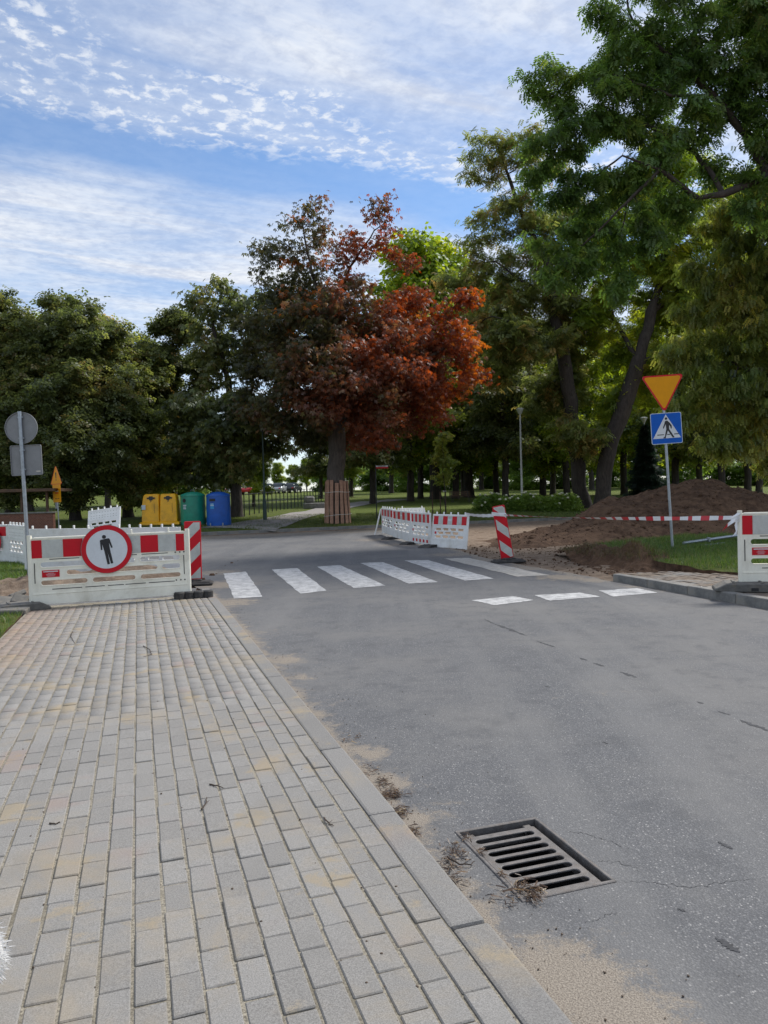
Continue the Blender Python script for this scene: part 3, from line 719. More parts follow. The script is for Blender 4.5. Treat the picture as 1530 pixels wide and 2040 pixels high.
def barrier_b(p0, p1, zl, zr, label, group=None, stripes='wide', lean=0.0, lugs=5, small_red=False):
    """panel with three rows of brick-shaped openings; 'none' shows the plain back"""
    W = (Vector(p1) - Vector(p0)).length
    t = empty('traffic_barrier', (p0[0], p0[1], zl), 0, label, 'barrier', group)
    t.rotation_euler = (lean, -math.atan2(zr - zl, W), face(p0, p1))
    sl = []
    for r_, z in enumerate((.55, .44, .33)):
        for k in range(4):
            a_ = .10 + k * .21 + (.07 if r_ == 1 else 0); sl.append((a_, min(a_ + .16, .93), z))
        if r_ == 1: sl.pop(-1)
    link('panel', body_mesh(W, sl, .07, rnd=False), M['clean_plastic'], t)
    if stripes != 'none':
        n = 9 if stripes == 'narrow' else 7
        for k in range(n):
            a_, b_ = .04 + .92 * k / n, .04 + .92 * (k + 1) / n
            MB().box(((a_ + b_) / 2 * W, -.025, .815), ((b_ - a_) * W, .006, .25)).build('white_stripe' if k % 2 else 'red_stripe', M['white_film'] if k % 2 else M['red_film'], t)
        if small_red:
            for k in range(5): MB().box(((.12 + k * .18) * W, -.025, .12), (.08 * W, .006, .09)).build('small_red_stripe', M['red_film'], t)
        if stripes == 'logo':
            MB().box((.5 * W, -.0305, .83), (.10 * W, .003, .05)).build('white_badge', M['sign_white'], t)
        MB().box((.11 * W, -.0255, .44), (.05 * W, .005, .07)).build('label_plate', M['red_film'], t)
    else:
        g = MB()
        for z in (.9, .8, .73, .16):
            for k in range(10): g.box(((.1 + k * .088) * W, -.0228, z), (.035 * W, .004, .02))
        tag(g.build('dimple', M['white_film'], t), kind='stuff')
    MB().box((W / 2, -.02, .97), (W - .06, .03, .03)).box((W / 2, -.02, .665), (W - .06, .02, .02)).box((W / 2, -.02, .24), (W - .06, .02, .02)).build('rail', M['clean_plastic'], t)
    for x in (.015, W - .015): MB().tube([(x, 0, -.06), (x, 0, 1.0)], .03, 8).build('end_post', M['clean_plastic'], t, smooth=True)
    for k in range(lugs): MB().box(((.1 + .8 * k / max(1, lugs - 1)) * W, 0, 1.03), (.035, .05, .08)).build('lug', M['clean_plastic'], t, bevel=.008)
    return t
def foot(loc, rz, size, label, mat, ridged=False):
    """heavy recycled-plastic base: bevelled slab with sloped ends and a grip opening painted as a dark block"""
    L_, W_, H_ = size
    t = empty('ballast_block', loc, rz, label, 'barrier foot')
    prof = [(-L_ / 2, 0), (L_ / 2, 0), (L_ / 2, H_ * .35), (L_ * .32, H_), (-L_ * .32, H_), (-L_ / 2, H_ * .35)]
    mb = MB(); n = len(prof)
    vs = [(x, -W_ / 2, z) for x, z in prof] + [(x, W_ / 2, z) for x, z in prof]
    mb.add(vs, [tuple(range(n)), tuple(reversed(range(n, 2 * n)))] + [(i, n + i, n + (i + 1) % n, (i + 1) % n) for i in range(n)])
    mb.build('slab', mat, t, bevel=.012)
    g = MB()
    for sx in (-1, 1): g.box((sx * L_ * .2, 0, H_ + .004), (.03, W_ * .8, .02))
    g.build('ridge', mat, t, bevel=.004)
    MB().box((L_ * .08, -W_ / 2 - .001, H_ * .35), (.09, .012, H_ * .35)).build('grip_shade', M['black'], t)  # solid black block, shade of a grip opening given by its colour
    return t
def ped_loops():
    return [circle(0, .52, .078, 18), [(-.19, .40), (-.15, .43), (.15, .43), (.19, .40), (.235, .02), (.175, .01), (.135, .25), (.115, -.05), (.115, -.62), (.02, -.62), (0, -.12), (-.02, -.62), (-.115, -.62), (-.115, -.05), (-.135, .25), (-.175, .01), (-.235, .02)]]
def round_sign(loc, rz, D, label, tilt=0.0, roll_=0.0):
    t = empty('prohibition_sign', loc, 0, label, 'road sign'); t.rotation_euler = (tilt, roll_, rz); R_ = D / 2
    link('backing', plate([circle(0, 0, R_, 56)], .006), M['sign_back'], t, (0, .004, 0))
    link('red_ring', plate([circle(0, 0, R_ * .985, 56), circle(0, 0, R_ * .80, 56)], .004), M['red_film'], t, (0, -.002, 0))
    link('white_face', plate([circle(0, 0, R_ * .80, 56)], .003), M['sign_white'], t, (0, -.001, 0))
    fg = plate([[(x * R_, y * R_) for x, y in lp] for lp in ped_loops()], .003)
    link('pedestrian_figure', fg, M['black'], t, (0, -.0045, 0))
    return t
def clip_y(poly, lo, hi):
    for s_, lim in ((1, lo), (-1, hi)):
        out = []
        for i, p in enumerate(poly):
            q = poly[(i + 1) % len(poly)]; ip, iq = s_ * (p[1] - lim) >= 0, s_ * (q[1] - lim) >= 0
            if ip: out.append(p)
            if ip != iq: k = (lim - p[1]) / (q[1] - p[1]); out.append((p[0] + k * (q[0] - p[0]), lim))
        poly = out
        if not poly: return []
    return poly
def delineator(loc, rz, w_, h_, tiltx, tilty, rising, label, base_rz=0.0):
    t = empty('road_delineator', loc, rz, label, 'delineator')
    bd = MB().box((0, 0, .055), (.62, .34, .05)).box((0, 0, .03), (.70, .40, .05)).box((0, 0, .095), (.3, .2, .04)).build('base', M['rubber'], t, bevel=.015); bd.rotation_euler = (0, 0, base_rz)
    R3 = Matrix.Rotation(tiltx, 4, 'X') @ Matrix.Rotation(tilty, 4, 'Y')
    def put(name, me, mat, off): me.transform(Matrix.Translation((-w_ / 2, off, .11))); me.transform(R3); return link(name, me, mat, t)
    bl = put('blade', plate([rrect(w_ / 2, h_ / 2, w_, h_, .025)], .06, bevel=.008), M['red_film'], 0)
    sl = 1.0 if rising else -1.0; z = -.5; k = 0; step = .235
    while z < h_ + .5:
        m_ = .018
        poly = clip_y([(m_, z), (w_ - m_, z + sl * (w_ - 2 * m_)), (w_ - m_, z + step + sl * (w_ - 2 * m_)), (m_, z + step)], .02, h_ - .02)
        if len(poly) >= 3:
            o = put('white_band' if k % 2 else 'red_band', plate([poly], .004), M['white_film'] if k % 2 else M['red_film'], -.033)
        z += step; k += 1
    return t
# --- left foreground barrier and its sign
PA, PB = gp(62, 1207, .08), gp(379, 1183, .10)
barrier_a(PA.xy, PB.xy, .085, .10, 'cream plastic barrier panel across the paved sidewalk carrying a round sign')
ctr = at(213, 1094, (PA.lerp(PB, .47)).y - .06)
round_sign(ctr, face(PA, PB), .735, 'round red and white no pedestrians sign fixed on the cream barrier', roll_=rad(-11))
foot((PA.x - .12, PA.y - .08, .03), face(PA, PB) + rad(12), (.78, .42, .11), 'grey brown slab foot under the cream barrier beside the grass', M['recycled'])
# rounded concrete blocks under the right end
t = empty('ballast_block', (PB.x + .04, PB.y - .02, .0), face(PA, PB), 'lobed dark rubber foot under the cream barrier next to the road kerb', 'barrier foot')
for k in range(4):
    MB().lathe([(.075, 0), (.085, .012), (.085, .10), (.07, .115)], 14).build('lobe', M['rubber'], t, smooth=True, loc=(-.2 + .145 * k, -.02 + .015 * (k % 2), .03))
MB().box((.02, .05, .085), (.6, .16, .08)).build('bar', M['rubber'], t, bevel=.012)
# broken slabs lying in the verge
for k, (x, y, sx, sy, sz, rz, tl) in enumerate(((12, 1196, .45, .28, .09, .3, .3), (30, 1188, .30, .22, .08, 1.1, -.5), (40, 1200, .22, .2, .1, .2, .6), (4, 1214, .7, .25, .08, .15, .06))):
    p = gp(x, y, .1); mb = MB().box((0, 0, 0), (sx, sy, sz)); me = mb.mesh('rubble', bevel=.015)
    for v in me.vertices: v.co += Vector((fbm(v.co.x * 9, v.co.y * 9, k) * .02, fbm(v.co.y * 9, v.co.z * 9, k + 4) * .02, 0))
    o = link('broken_slab', me, M['recycled']); o.location = (p.x, p.y, .07 + .03 * (k % 3)); o.rotation_euler = (tl, tl * .4, rz)
    tag(o, ('thick grey broken slab tipped up among the rubble beside the cream barrier', 'short grey broken slab leaning the other way on the rubble beside the grass', 'small steep grey rubble lump touching the end of the cream barrier', 'long flat grey slab lying in front of the rubble on the grass')[k], 'slab')
# --- delineators
p = gp(384, 1166); delineator((p.x + .02, p.y, 0), rad(10), .30, 1.08, 0, rad(.5), True, 'upright red and white delineator behind the end of the cream barrier')
p = gp(1014, 1121); delineator((p.x, p.y + .1, -.01), rad(8), .285, 1.2, rad(0), rad(-9), False, 'leaning red and white delineator with striped tape tied round it', rad(10))
# --- far row of panels along the dug-up edge
fr = [(-.08, 31.0), (.34, 27.4), (.88, 24.3), (1.40, 22.75), (2.36, 21.75)]
G = 'panels closing off the dug up side of the junction'
barrier_b(fr[0], fr[1], .10, .10, 'white striped barrier panel with a round sign, at the end of the tipping row', G, 'wide')
barrier_b(fr[1], fr[2], .08, .06, 'white striped panel with a white badge in its red stripe, second in the tipping row', G, 'logo')
barrier_b(fr[2], fr[3], .05, .03, 'narrow striped white panel with extra small red stripes along its foot', G, 'narrow', small_red=True)
barrier_b(fr[3], fr[4], .0, -.03, 'leaning white panel of wide red stripes with the tape tied to its top', G, 'logo', lean=rad(-7))
c_ = Vector(fr[0]).lerp(Vector(fr[1]), .55)
round_sign((c_.x + .06, c_.y - .03, .72), face(fr[0], fr[1]), .72, 'round no pedestrians sign seen almost edge on in the striped panel row')
q0, q1 = at(797, 1030, 29.0), at(846, 1030, 28.6)
barrier_b(q0.xy, q1.xy, .1, .1, 'plain pale back of a barrier panel standing behind the striped row', None, 'none', lugs=2)
bl = MB().tube([(fr[0][0] - .05, fr[0][1], 1.05), (fr[0][0] - .32, fr[0][1] - .2, -.02)], .03, 8).build('slanting_prop', M['clean_plastic'], smooth=True)
tag(bl, 'slanting white prop holding up the end of the striped panel row', 'prop')
for k, (u, rz, L_) in enumerate(((.97, .4, .9), (2.0, .2, .8), (3.0, .1, .9))):
    i = min(int(u), 3); q = Vector(fr[i]).lerp(Vector(fr[i + 1]), u - i)
    foot((q.x + .02, q.y - .05, -.02), face(fr[i], fr[i + 1]) + math.pi / 2 + rz, (L_, .42, .1), ('black foot under the joint nearest the edge-on round sign', 'black foot where the badge panel meets the narrow striped panel', 'black foot where the narrow striped panel meets the leaning panel')[k], M['rubber'])
# --- barriers on the left, behind the front panel
a0, a1, a2 = gp(-95, 1118, .08), gp(20, 1119, .08), gp(52, 1124, .08)
LZ = .08
barrier_b(a0.xy, a1.xy, LZ, LZ, 'striped white panel with half a round sign on the grass behind the cream barrier', None, 'wide')
c_ = a0.lerp(a1, .72); round_sign((c_.x, c_.y - .06, .62), face(a0, a1) - rad(4), .75, 'round no pedestrians sign on the striped panel over the grass')
barrier_b(a1.xy, a2.xy, LZ, LZ - .02, 'narrow plain white panel joining on beside the pole of the grey backed signs', None, 'none', lugs=5)
b0, b1, b2 = at(50, 1100, 17.6), at(225, 1100, 16.6), at(360, 1100, 16.2)
barrier_b(b1.xy, b0.xy, .02, .02, 'plain white panel standing behind the round sign end of the cream barrier', None, 'none', lugs=6)
barrier_b(b2.xy, b1.xy, .02, .02, 'plain white panel standing behind the delineator end of the cream barrier', None, 'none', lugs=6)
c0, c1 = at(174, 1060, 23.5), at(238, 1060, 23.2)
barrier_b(c0.xy, c1.xy, .38, .50, 'tilted white panel back standing up behind the round sign', None, 'none', lean=rad(-14), lugs=5)
# --- right barrier with tape
RP = gp(1474, 1163, .2); dr = Vector((.985, -.17)).normalized(); RQ = RP.xy + dr * 2.2
barrier_a(RP.xy, RQ, .2, .2, 'cream plastic barrier panel beside the raised kerb with tape knotted to its post')
foot((RP.x + .05, RP.y - .10, .118), face(RP, RQ) + rad(-8), (.86, .45, .115), 'charcoal grey slab foot carrying the barrier on the raised kerb', M['recycled'])
foot((RQ.x, RQ.y - .05, .118), face(RP, RQ) + math.pi / 2, (.8, .42, .1), 'charcoal slab foot at the far end of the raised kerb barrier', M['recycled'])
# --- tape
tape = empty('warning_tape', (2.4, 21.6, 0), 0, 'red and white striped warning tape strung from panel to delineator to barrier', 'tape')
def tape_run(name, A, B, wd, sag, twist, period=.34, twist0=0.0, n=None):
    A, B = Vector(A), Vector(B); L_ = (B - A).length; n = n or int(L_ / .085); d = (B - A).normalized(); side = Vector((0, 0, 1)); hz = d.cross(side).normalized()
    vs = []; fs = []; mi = []
    for i in range(n + 1):
        u = i / n; p_ = A.lerp(B, u) - Vector((0, 0, sag * 4 * u * (1 - u))); a_ = twist0 + twist * math.sin(u * 5.0)
        w_ = side * math.cos(a_) + hz * math.sin(a_); w_ = w_ * wd / 2 * (1 - .12 * math.sin(u * 40)); vs += [p_ + w_, p_ - w_]
    k = period / 2
    for i in range(n): fs.append((2 * i, 2 * i + 1, 2 * i + 3, 2 * i + 2)); mi.append(int((i + .5) / n * L_ / k) % 2)
    mb = MB(); mb.add([v - tape.location for v in vs], fs); mb.m = mi
    return mb.build(name, [M['tape_white'], M['tape_red']], tape)
D_ = at(994, 1026, 16.68); RT = Vector((RP.x - .02, RP.y, 1.13))
tape_run('tape_span', (2.34, 21.6, 1.0), D_, .075, .03, .35, 9.0)
tape_run('tape_span', D_ + Vector((.1, -.02, 0)), RT, .062, .04, .8, .30, twist0=.6)
tape_run('tape_wrap', D_ + Vector((-.17, -.06, .03)), D_ + Vector((.15, -.06, .0)), .085, 0, .2, 2.0)
tape_run('tape_tail', RT + Vector((-.02, -.03, -.02)), RT + Vector((-.24, -.08, -.16)), .06, -.02, .8, .3)
tape_run('tape_tail', RT + Vector((-.02, -.04, -.02)), RT + Vector((-.075, -.07, -.24)), .075, .0, 1.2, 2.0)
tape_run('tape_tail', RT + Vector((-.10, -.02, -.04)), RT + Vector((.02, -.03, .07)), .07, 0, 1.0, 2.0)
mb = MB()
for k in range(7): mb.tube([RT + Vector((.045 * math.cos(q_ * .9 + k) - .01, .045 * math.sin(q_ * .9 + k), -.05 + .012 * k + .01 * math.sin(q_ * 2 + k))) - tape.location for q_ in range(8)], .006, 4)
mb.build('knot', M['tape_white'], tape)
# --- road signs on posts
def post_top(base, tilt_x, h_): return Vector(base) + Vector((tilt_x * h_, 0, h_))
b_ = gp(1340, 1092, .15); H_ = 3.28
t = empty('crossing_sign_post', (b_.x, b_.y, .1), 0, 'yellow give way triangle above a blue crossing sign on a galvanised post', 'road sign'); t.rotation_euler = (0, rad(-2.6), 0)
MB().tube([(0, 0, -.1), (0, 0, 4.16)], .032, 12).build('post', M['galv'], t, smooth=True)
sc_ = b_.y / F
def tri(r, cz, up=False, rr=.05):
    pts = []
    for k in range(3):
        a_ = rad((90 if up else -90) + 120 * k); cx, cz_ = (r - 2 * rr) * math.cos(a_), (r - 2 * rr) * math.sin(a_) + cz
        for j in range(-3, 4): pts.append((cx + rr * math.cos(a_ + rad(20 * j)), cz_ + rr * math.sin(a_ + rad(20 * j))))
    return pts
gz = 3.865; TR = .59
pl_ = link('give_way_plate', plate([tri(TR, gz)], .006), M['sign_back'], t, (0, -.040, 0))
link('red_border', plate([tri(TR, gz), tri(TR * .885, gz, rr=.04)], .003), M['red_film'], pl_, (0, -.005, 0))
link('yellow_field', plate([tri(TR * .885, gz, rr=.04)], .003), M['yellow_film'], pl_, (0, -.0048, 0))
S_ = .735; cz = 2.90
bp = link('crossing_plate', plate([rrect(0, cz, S_, S_, .04)], .006), M['sign_back'], t, (.02, -.040, 0))
link('pale_edge', plate([rrect(0, cz, S_, S_, .04), rrect(0, cz, S_ * .965, S_ * .965, .035)], .003), M['sticker'], bp, (0, -.005, 0))
bt = [(0, cz + .33), (-.33, cz - .235), (.33, cz - .235)]
link('blue_field', plate([rrect(0, cz, S_ * .965, S_ * .965, .035)], .003), M['blue_film'], bp, (0, -.0048, 0))
link('white_triangle', plate([bt], .002), M['sign_white'], bp, (0, -.0075, 0))
def wk(x, z): return ((x - 750) / 240 * S_, cz - (z - 584) / 240 * S_)      # read off the enlarged photograph
walk = [circle(*wk(751, 509), .030, 14), [wk(*q) for q in ((742, 528), (758, 524), (778, 543), (792, 566), (790, 588), (783, 588), (780, 570), (772, 560), (770, 590), (786, 618), (803, 648), (808, 655), (795, 660), (790, 652), (772, 622), (760, 602), (752, 622), (742, 648), (740, 660), (720, 659), (722, 654), (733, 648), (741, 616), (748, 590), (746, 552), (738, 566), (728, 586), (722, 580), (734, 552))]]
link('walking_figure', plate(walk, .002), M['black'], bp, (0, -.0095, 0))
mb = MB()
for x0, x1 in ((676, 728), (752, 776), (806, 842)):
    (ax, az), (bx, bz) = wk(x0, 636), wk(x1, 628); mb.box(((ax + bx) / 2, 0, (az + bz) / 2), (bx - ax, .002, .02))
mb.build('ground_line', M['black'], bp, loc=(0, -.0093, 0))
for z in (4.08, 3.6, 3.16, 2.66): MB().box((0, -.012, z), (.11, .05, .035)).build('clamp', M['galv'], t, bevel=.006)
# left pole with the backs of two signs
p = at(60, 1165, 14.4)
t = empty('sign_post', (p.x, p.y, 0), 0, 'galvanised pole with the grey backs of a round and a square sign', 'road sign'); t.rotation_euler = (0, rad(-1.4), rad(4))
MB().tube([(0, 0, -.05), (0, 0, 3.36)], .035, 12).build('pole', M['galv'], t, smooth=True)
rb = link('round_plate', plate([circle(0, 3.05, .30, 44)], .004), M['sign_back'], t, (0, .045, 0))
link('rim', plate([circle(0, 3.05, .305, 44), circle(0, 3.05, .292, 44)], .022), M['sign_back'], rb, (0, -.01, 0))
sb = link('square_plate', plate([rrect(.06, 2.43, .57, .57, .03)], .004), M['sign_back'], t, (0, .045, 0))
link('rim', plate([rrect(.06, 2.43, .58, .58, .03), rrect(.06, 2.43, .558, .558, .025)], .022), M['sign_back'], sb, (0, -.01, 0))
MB().box((.27, -.004, 2.21), (.08, .002, .02)).build('sticker', M['rope'], sb)
for z in (3.25, 2.85, 2.62, 2.25): MB().box((0, .02, z), (.1, .06, .03)).build('clamp', M['galv'], t, bevel=.005)
# yellow warning and info signs, turned well away from the camera
p = at(118, 1055, 36.0)
t = empty('yellow_sign_post', (p.x, p.y, 0), 0, 'yellow triangle and plate turned almost edge on, on a thin post', 'road sign'); t.rotation_euler = (0, rad(-1), 0)
MB().tube([(0, 0, -.05), (0, 0, 2.9)], .03, 10).build('post', M['galv'], t, smooth=True)
yp = link('triangle_plate', plate([tri(.6, 2.86, True)], .006), M['yellow_film'], t, (0, -.04, 0), (0, 0, rad(-38)))
link('red_border', plate([tri(.605, 2.86, True), tri(.56, 2.86, True, rr=.04)], .003), M['red_film'], yp, (0, -.005, 0))
link('mark', plate([[(-.05, 3.12), (.05, 3.12), (.03, 2.84), (-.03, 2.84)], circle(0, 2.77, .035, 12)], .003), M['black'], yp, (0, -.005, 0))
ip = link('info_plate', plate([rrect(0, 2.13, .72, .86, .03)], .006), M['yellow_film'], t, (0, -.04, 0), (0, 0, rad(-38)))
for k in range(3): MB().box((0, -.005, 2.32 - k * .09), (.3, .003, .05)).build('pictogram_bar', (M['red_film'], M['sign_white'], M['red_film'])[k], ip)
MB().box((-.08, -.005, 1.87), (.16, .003, .035)).box((.13, -.005, 1.87), (.14, .003, .035)).build('print', M['black'], ip)
MB().box((-.06, .02, 1.55), (.12, .03, .3)).build('small_plate', M['sign_back'], t)

# --- gully grate
gb = sw(GN0, GE0); t = empty('drain_grate', (gb.x, gb.y, 0), rad(18.1), 'rusty iron gully grate of eight slots sunk in the asphalt by the kerb', 'drain grate')
gw_, gl_ = GN1 - GN0, GE1 - GE0
def ringbox(name, x0, y0, x1, y1, wd, z0, z1, mat, par, bev=.003):
    return MB().box(((x0 + x1) / 2, y0 + wd / 2, (z0 + z1) / 2), (x1 - x0, wd, z1 - z0)).box(((x0 + x1) / 2, y1 - wd / 2, (z0 + z1) / 2), (x1 - x0, wd, z1 - z0)).box((x0 + wd / 2, (y0 + y1) / 2, (z0 + z1) / 2), (wd, y1 - y0 - 2 * wd, z1 - z0)).box((x1 - wd / 2, (y0 + y1) / 2, (z0 + z1) / 2), (wd, y1 - y0 - 2 * wd, z1 - z0)).build(name, mat, par, bevel=bev)
ringbox('frame', -.006, -.006, gw_ + .006, gl_ + .006, .017, -.1, .006, M['iron'], t)
x0, x1, y0, y1 = .018, gw_ - .042, .018, gl_ - .055
loops = [rrect((x0 + x1) / 2, (y0 + y1) / 2, x1 - x0, y1 - y0, .006, 2)]
ns = 8; pitch = (y1 - y0 - .05) / ns
for k in range(ns): loops.append(rrect((x0 + x1) / 2, y0 + .025 + pitch * (k + .5), x1 - x0 - .062, pitch * .66, pitch * .325, 6))
gm = plate(loops, .009, upright=False, bevel=.003); link('grid', gm, M['iron'], t, (0, 0, -.010))
MB().box((.055, gl_ - .034, -.03), (.05, .045, .03)).box((gw_ - .06, gl_ - .034, -.03), (.04, .045, .03)).build('grid_lug', M['iron'], t, bevel=.004)
pit = MB(); X0, Y0, X1, Y1, Z0 = -.004, -.004, gw_ + .004, gl_ + .004, -.7
pit.add([(X0, Y0, 0), (X1, Y0, 0), (X1, Y1, 0), (X0, Y1, 0), (X0, Y0, Z0), (X1, Y0, Z0), (X1, Y1, Z0), (X0, Y1, Z0)], [(4, 5, 6, 7), (0, 1, 5, 4), (1, 2, 6, 5), (2, 3, 7, 6), (3, 0, 4, 7)])
me = bpy.data.meshes.new('pit'); me.from_pydata([(x, y, z - .008) for x, y, z in pit.v], [], pit.f); link('shaft', me, M['pit'], t)

# --- recycling bins
def loft(rects, n=0):
    mb = MB(); vs = []
    for (w_, d_, z, cx) in rects: vs += [(cx - w_ / 2, -d_ / 2, z), (cx + w_ / 2, -d_ / 2, z), (cx + w_ / 2, d_ / 2, z), (cx - w_ / 2, d_ / 2, z)]
    fs = [(3, 2, 1, 0)]
    for i in range(len(rects) - 1):
        for k in range(4): fs.append((4 * i + k, 4 * i + (k + 1) % 4, 4 * i + 4 + (k + 1) % 4, 4 * i + 4 + k))
    L_ = 4 * (len(rects) - 1); fs.append((L_, L_ + 1, L_ + 2, L_ + 3)); return mb.add(vs, fs)
def on_lawn(px, depth):
    p_ = at(px, 1000, depth); return Vector((p_.x, p_.y, zlawn(p_.x, p_.y)))
p = on_lawn(321, 39.6); t = empty('recycling_bin', p - Vector((0, 0, .03)), rad(6), 'yellow double plastics recycling container with tapering rounded top', 'recycling bin', 'recycling bins on the lawn')
for sgn in (-1, 1):
    cx = sgn * .455
    loft([(.90, 1.25, .12, cx), (.90, 1.22, .2, cx), (.86, 1.0, 1.15, cx * .99), (.80, .82, 1.5, cx * .95), (.72, .66, 1.62, cx * .93)]).build('half_body', M['bin_yellow'], t, bevel=.07, seg=3, smooth=True)
    link('inlet', plate([[(cx * .95 + a_ * .2, 1.40 + b2 * .13) for a_, b2 in ((-1, .3), (-.55, .3), (-.4, .75), (.4, .75), (.55, .3), (1, .3), (1, -.3), (.55, -.3), (.3, -.9), (-.3, -.9), (-.55, -.3), (-1, -.3))]], .05), M['dark_metal'], t, (0, -.455, 0))
    tx = text_mesh('P\nL\nA\nS\nT\nI\nK', .17, .004, space=.8); bb = [v.co.z for v in tx.vertices]
    link('lettering', tx, M['black'], t, (cx * .98, -.535, .80), (rad(-6.6), 0, 0))
    MB().box((cx + .2, -.555, .75), (.012, .012, .75)).build('seam', M['dark_metal'], t, rot=(0, 0, 0))
loft([(2.05, 1.42, 0, 0), (2.02, 1.38, .12, 0), (1.86, 1.27, .17, 0)]).build('plinth', M['bin_yellow'], t, bevel=.02, smooth=True)
MB().box((-.79, -.575, .93), (.2, .02, .24)).build('sticker', M['sticker'], t, rot=(0, 0, 0))
def round_bin(px, depth, mat, h_, r_, label, kind):
    p_ = on_lawn(px, depth); t = empty('recycling_bin', p_ - Vector((0, 0, .04)), rad(0), label, 'recycling bin', 'recycling bins on the lawn')
    MB().lathe([(r_ * .985, 0), (r_, .05), (r_ * .99, h_ * .45), (r_ * .97, h_ * .86)], 32).build('drum', mat, t, smooth=True)
    MB().lathe([(r_ * 1.0, h_ * .855), (r_ * 1.0, h_ * .885), (r_ * .9, h_ * .93), (r_ * .45, h_ * .985), (r_ * .12, h_), (.02, h_ * 1.002)], 32).build('lid', mat, t, smooth=True)
    a_ = rad(-118 if kind == 'glass' else -108)
    def curved(name, ang, zc_, wa, hh, rr, m_, rnd_=False):
        mb = MB(); n = 10; vs = []; fs = []
        if rnd_:
            vs = [(rr * math.cos(ang), rr * math.sin(ang), zc_)] + [(rr * math.cos(ang + wa / 2 * math.cos(q_)), rr * math.sin(ang + wa / 2 * math.cos(q_)), zc_ + hh / 2 * math.sin(q_)) for q_ in np.linspace(0, 2 * math.pi, 20, endpoint=False)]
            fs = [(0, i + 1, (i + 1) % 20 + 1) for i in range(20)]
        else:
            for i in range(n + 1): q_ = ang - wa / 2 + wa * i / n; vs += [(rr * math.cos(q_), rr * math.sin(q_), zc_ - hh / 2), (rr * math.cos(q_), rr * math.sin(q_), zc_ + hh / 2)]
            fs = [(2 * i, 2 * i + 2, 2 * i + 3, 2 * i + 1) for i in range(n)]
        return mb.add(vs, fs).build(name, m_, t)
    if kind == 'glass':
        curved('inlet', a_, h_ * .74, .34, .21, r_ + .004, M['black'], True)
        for k in range(3): curved('print', a_ + .03, h_ * (.60 - .05 * k), (.34, .26, .28)[k], .05, r_ + .004, M['sticker'])
    else:
        curved('inlet', a_, h_ * .76, .55, .14, r_ + .004, M['black'])
        curved('sticker', a_ - .02, h_ * .58, .36, .28, r_ + .004, M['sticker_blue']); curved('print', a_ - .02, h_ * .60, .34, .035, r_ + .007, M['sticker']); curved('print', a_ - .02, h_ * .64, .26, .03, r_ + .007, M['sticker'])
    for k in range(3): q_ = rad(-60 - 60 * k); MB().box((r_ * math.cos(q_), r_ * math.sin(q_), .08), (.06, .06, .16), rz=q_).build('lug', M['galv'], t)
    MB().tube([(-.12, 0, h_ - .02), (-.1, 0, h_ + .09), (.1, 0, h_ + .09), (.12, 0, h_ - .02)], .012, 6).build('lifting_eye', M['galv'], t)
round_bin(384, 39.4, M['bin_green'], 1.74, .64, 'green round glass recycling bin with domed lid and porthole', 'glass')
round_bin(435, 39.0, M['bin_blue'], 1.76, .62, 'blue round paper recycling bin with slot and pale sticker', 'paper')

# --- planks strapped round the chestnut trunk
TC = on_lawn(672, 40.0)
t = empty('trunk_guard', TC, 0, 'brown planks roped upright round the trunk of the red tree', 'trunk guard')
npl = 15
for k in range(npl):
    a_ = 2 * math.pi * k / npl + .1; h_ = 2.27 + random.uniform(-.1, .1); w_ = random.uniform(.17, .23)
    mb = MB().box((0, 0, h_ / 2), (w_, .035, h_)); me = mb.mesh('plank', bevel=.004)
    o = link('plank', me, M['plank'], t, (.70 * math.cos(a_), .70 * math.sin(a_), -.08)); o.rotation_euler = (-rad(random.uniform(2.2, 3.2)), rad(random.uniform(-1.2, 1.2)), a_ + math.pi / 2)
for z, r_, tl in ((1.62, .66, .0), (.42, .715, .05)):
    mb = MB(); pts = [((r_ + .012) * math.cos(q_), (r_ + .012) * math.sin(q_), z + tl * math.cos(q_) + .015 * math.sin(3 * q_)) for q_ in np.linspace(0, 2 * math.pi, 40)]
    mb.tube(pts, .016, 6).build('rope', M['rope'], t, smooth=True)

